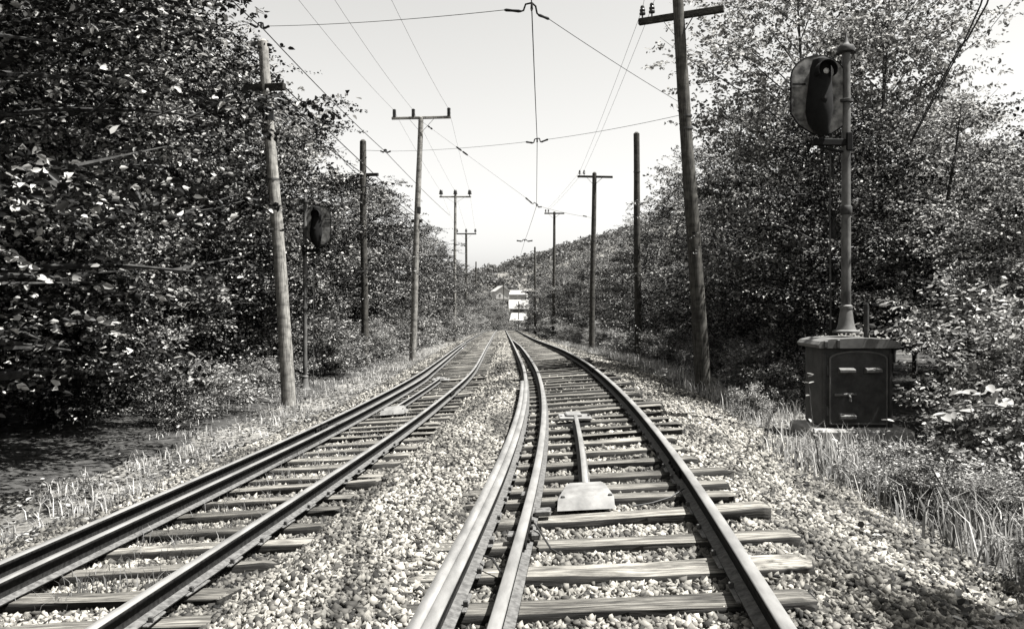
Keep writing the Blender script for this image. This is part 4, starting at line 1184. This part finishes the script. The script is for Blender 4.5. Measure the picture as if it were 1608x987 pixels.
spray("upper spray of large bright leaves at the left edge", S0, [at(70, 300, 9.4), at(95, 330, 9.2), at(60, 345, 9.3), at(85, 355, 9.2), at(40, 285, 9.5)], .125, 1)
S1 = at(-40, 380, 9.4)
spray("lower spray of large bright leaves at the left edge", S1, [at(45, 420, 9.2), at(70, 440, 9.1), at(30, 402, 9.3)], .12, 2)
S2 = at(1620, 640, 8.2)
spray("arching spray of large pale leaves in the right shrub", at(1590, 640, 8.0), [at(1505, 612, 7.7), at(1480, 650, 7.6), at(1545, 600, 7.8)], .12, 3)

# ---- tall weed stalks
def weed(label, x, y, H, lean, seed, leafy=True):
    rnd = random.Random(seed)
    root = thing("weed_stalk", (x, y, gz(x, y)), label, "weed", "tall weed stalks")
    pts = [Vector((lean[0] * t * t + .02 * math.sin(t * 7 + seed), lean[1] * t * t, H * t)) for t in np.linspace(0, 1, 7)]
    MB().tube(pts, [.011 * (1 - .7 * t) for t in np.linspace(0, 1, 7)], 5).build("stem", M['stick'], root)
    for i in range(10 if leafy else 5):
        t = rnd.uniform(.35, 1.0); j = min(int(t * 6), 5); p = pts[j].lerp(pts[j + 1], t * 6 - j)
        o = link("leaf", LEAF, root, p); s = rnd.uniform(.05, .09); o.scale = (s * .6, s, s)
        o.rotation_euler = (rnd.uniform(-.2, .6), rnd.gauss(0, .3), rnd.uniform(0, 6.28))
weed("tall thin leaning weed stalk left of the cabinet on ballast", at(1283, 740, 9.2).x, 9.2, 1.15, (-.14, 0), 1)
weed("thin weed stalk in front of the concrete slab", at(1385, 730, 9.0).x, 9.0, .7, (.05, 0), 2, False)
weed("short dark weed by the ballast edge", at(1310, 735, 8.8).x, 8.8, .45, (.06, .02), 3)
weed("leafy seedling in the shade below the tall dark pole", at(1045, 595, 16).x, 16.0, .55, (.02, 0), 4)
weed("bent weed stalk in the right foreground grass", at(1500, 860, 6.2).x, 6.2, .75, (-.2, .05), 5, False)
weed("leafy weed at the foot of the pale leaning pole", at(470, 600, 18.5).x, 18.5, .7, (.05, 0), 6)

# ---- grass: blades nobody could count
def grass(name, label, X, Y, hlo, hhi, mat, seed, width=.006):
    rng = np.random.default_rng(seed); n = len(X)
    Z = bed_z(X, Y) - .01
    h = hlo + (hhi - hlo) * rng.random(n) ** 1.8
    az = rng.random(n) * 6.283; ln = rng.uniform(.1, .75, n) * h
    dx, dy = np.cos(az) * ln, np.sin(az) * ln
    wx, wy = -np.sin(az) * width * rng.uniform(.6, 1.3, n), np.cos(az) * width * rng.uniform(.6, 1.3, n)
    b = np.stack([X, Y, Z], -1); w = np.stack([wx, wy, 0 * wx], -1)
    m = b + np.stack([dx * .3, dy * .3, h * .6], -1); t = b + np.stack([dx, dy, h * rng.uniform(.75, 1, n)], -1)
    V = np.stack([b - w, b + w, m + w * .8, m - w * .8, t], 1).reshape(-1, 3)
    o = (np.arange(n) * 5)[:, None]
    me = raw_mesh(name, V, [o + np.array([[0, 1, 2, 3]]), o + np.array([[3, 2, 4]])], [mat])
    return tag(link(name, me), label, "grass", kind="stuff")
def clumps(n, fx, y0, y1, rng, clump=.14, per=28):
    k = n // per
    cy = y0 + (y1 - y0) * rng.random(k); cx = fx(cy, rng.random(k))
    X = np.repeat(cx, per) + rng.normal(size=k * per) * clump; Y = np.repeat(cy, per) + rng.normal(size=k * per) * clump
    return X, Y
xR = lambda y: np.interp(y, TR.y, TR.x); xLc = lambda y: np.interp(y, TL.y, TL.x)
fxg = lambda y, u: xR(y) + np.interp(y, [4, 6, 9, 12], [3.05, 2.9, 2.55, 2.5]) + u * np.interp(y, [4, 9, 12], [1.6, 2.4, 1.6])
g1 = clumps(5600, fxg, 4.2, 10.4, RNG, .2, 12)
grass("dry_grass", "pale dry grass and straw in the right foreground", g1[0], g1[1], .08, .55, M['grass'], 1, .005)
g1 = clumps(4200, fxg, 4.4, 10.8, RNG, .2, 9)
grass("broad_weeds", "broad-bladed low weeds in the right foreground", g1[0], g1[1], .06, .34, M['grass_green'], 7, .014)
g2 = clumps(1600, lambda y, u: xLc(y) - 1.75 - u * 1.5, 6.5, 14, RNG)
g3 = clumps(8000, lambda y, u: xLc(y) - 2.3 - u * 2.0, 14, 60, RNG, .2)
grass("verge_grass", "thin grass on the bank left of the left-hand track", np.concatenate([g2[0], g3[0]]), np.concatenate([g2[1], g3[1]]), .06, .26, M['grass'], 2)
g4 = clumps(9000, lambda y, u: xR(y) + np.interp(y, [12, 30, 60], [2.9, 3.1, 2.7]) + u * 1.1, 12.5, 70, RNG, .18)
grass("verge_grass", "pale grass and weeds between ballast and right woods", g4[0], g4[1], .1, .42, M['grass'], 3)
g5 = clumps(5200, lambda y, u: xLc(y) - .83 + u * 1.5 * u, 5.5, 16, RNG, .09)
grass("track_grass", "short grass growing between the left-hand rails", g5[0], g5[1], .05, .2, M['grass_green'], 4, .004)

# ---- fallen leaves and chips on the bare banks
def litter(name, label, n, fx, y0, y1, seed):
    rng = np.random.default_rng(seed)
    Y = y0 + (y1 - y0) * rng.random(n) ** 1.5; X = fx(Y, rng.random(n))
    C = np.stack([X, Y, bed_z(X, Y) + .012], -1)
    D = rng.normal(size=(n, 3)) * np.array([1, 1, .25]); Nn = np.array([0, 0, 1.0]) + rng.normal(size=(n, 3)) * .35
    L = rng.uniform(.03, .10, n)
    V, F = leaves(C, D, Nn, L, L * .6, rng=rng)
    return tag(link(name, raw_mesh(name, V, [F], [M['litter']])), label, "leaf litter", kind="stuff")
litter("leaf_litter", "dry fallen leaves on the bank left of the tracks", 26000, lambda y, u: xLc(y) - 1.7 - u * 3.6, 6.5, 45, 31)
litter("leaf_litter", "dry fallen leaves and chips on the right shoulder", 14000, lambda y, u: xR(y) + 2.0 + u * 3.0, 4, 45, 32)

# ---- wooded hillside and valley scrub: one mass
rngh = np.random.default_rng(99)
nt = 1500
hx = rngh.uniform(-75, 120, nt); hy = rngh.uniform(215, 450, nt)
ok = ~((np.abs(hx - hy * (-.004)) < 9) & (hy < 292)) & (np.abs(hx) < hy * .36)
hx, hy = hx[ok], hy[ok]; nt = len(hx)
hz = bed_z(hx, hy); tr_r = rngh.uniform(2.0, 3.8, nt); shade = rngh.random(nt)
per = 90
u = rngh.normal(size=(nt, per, 3)); u /= np.linalg.norm(u, axis=2)[:, :, None]
u[:, :, 2] = np.abs(u[:, :, 2]) * 1.1 - .25
rad_ = tr_r[:, None] * (.75 + .35 * rngh.random((nt, per)))
C = np.stack([hx, hy, hz + tr_r * .7], -1)[:, None, :] + u * rad_[:, :, None]
D = rngh.normal(size=(nt, per, 3)); Nn = u + rngh.normal(size=(nt, per, 3)) * .5
Lh = (tr_r[:, None] * rngh.uniform(.22, .4, (nt, per))).ravel()
V, F = leaves(C.reshape(-1, 3), D.reshape(-1, 3), Nn.reshape(-1, 3), Lh, Lh * .85, rng=rngh)
wood_ = link("hillside_woods", raw_mesh("hillside_woods", V, [F], [M['leaf_far']]))
tag(wood_, "far wooded hillside closing the view beyond the valley", "woods", kind="stuff")
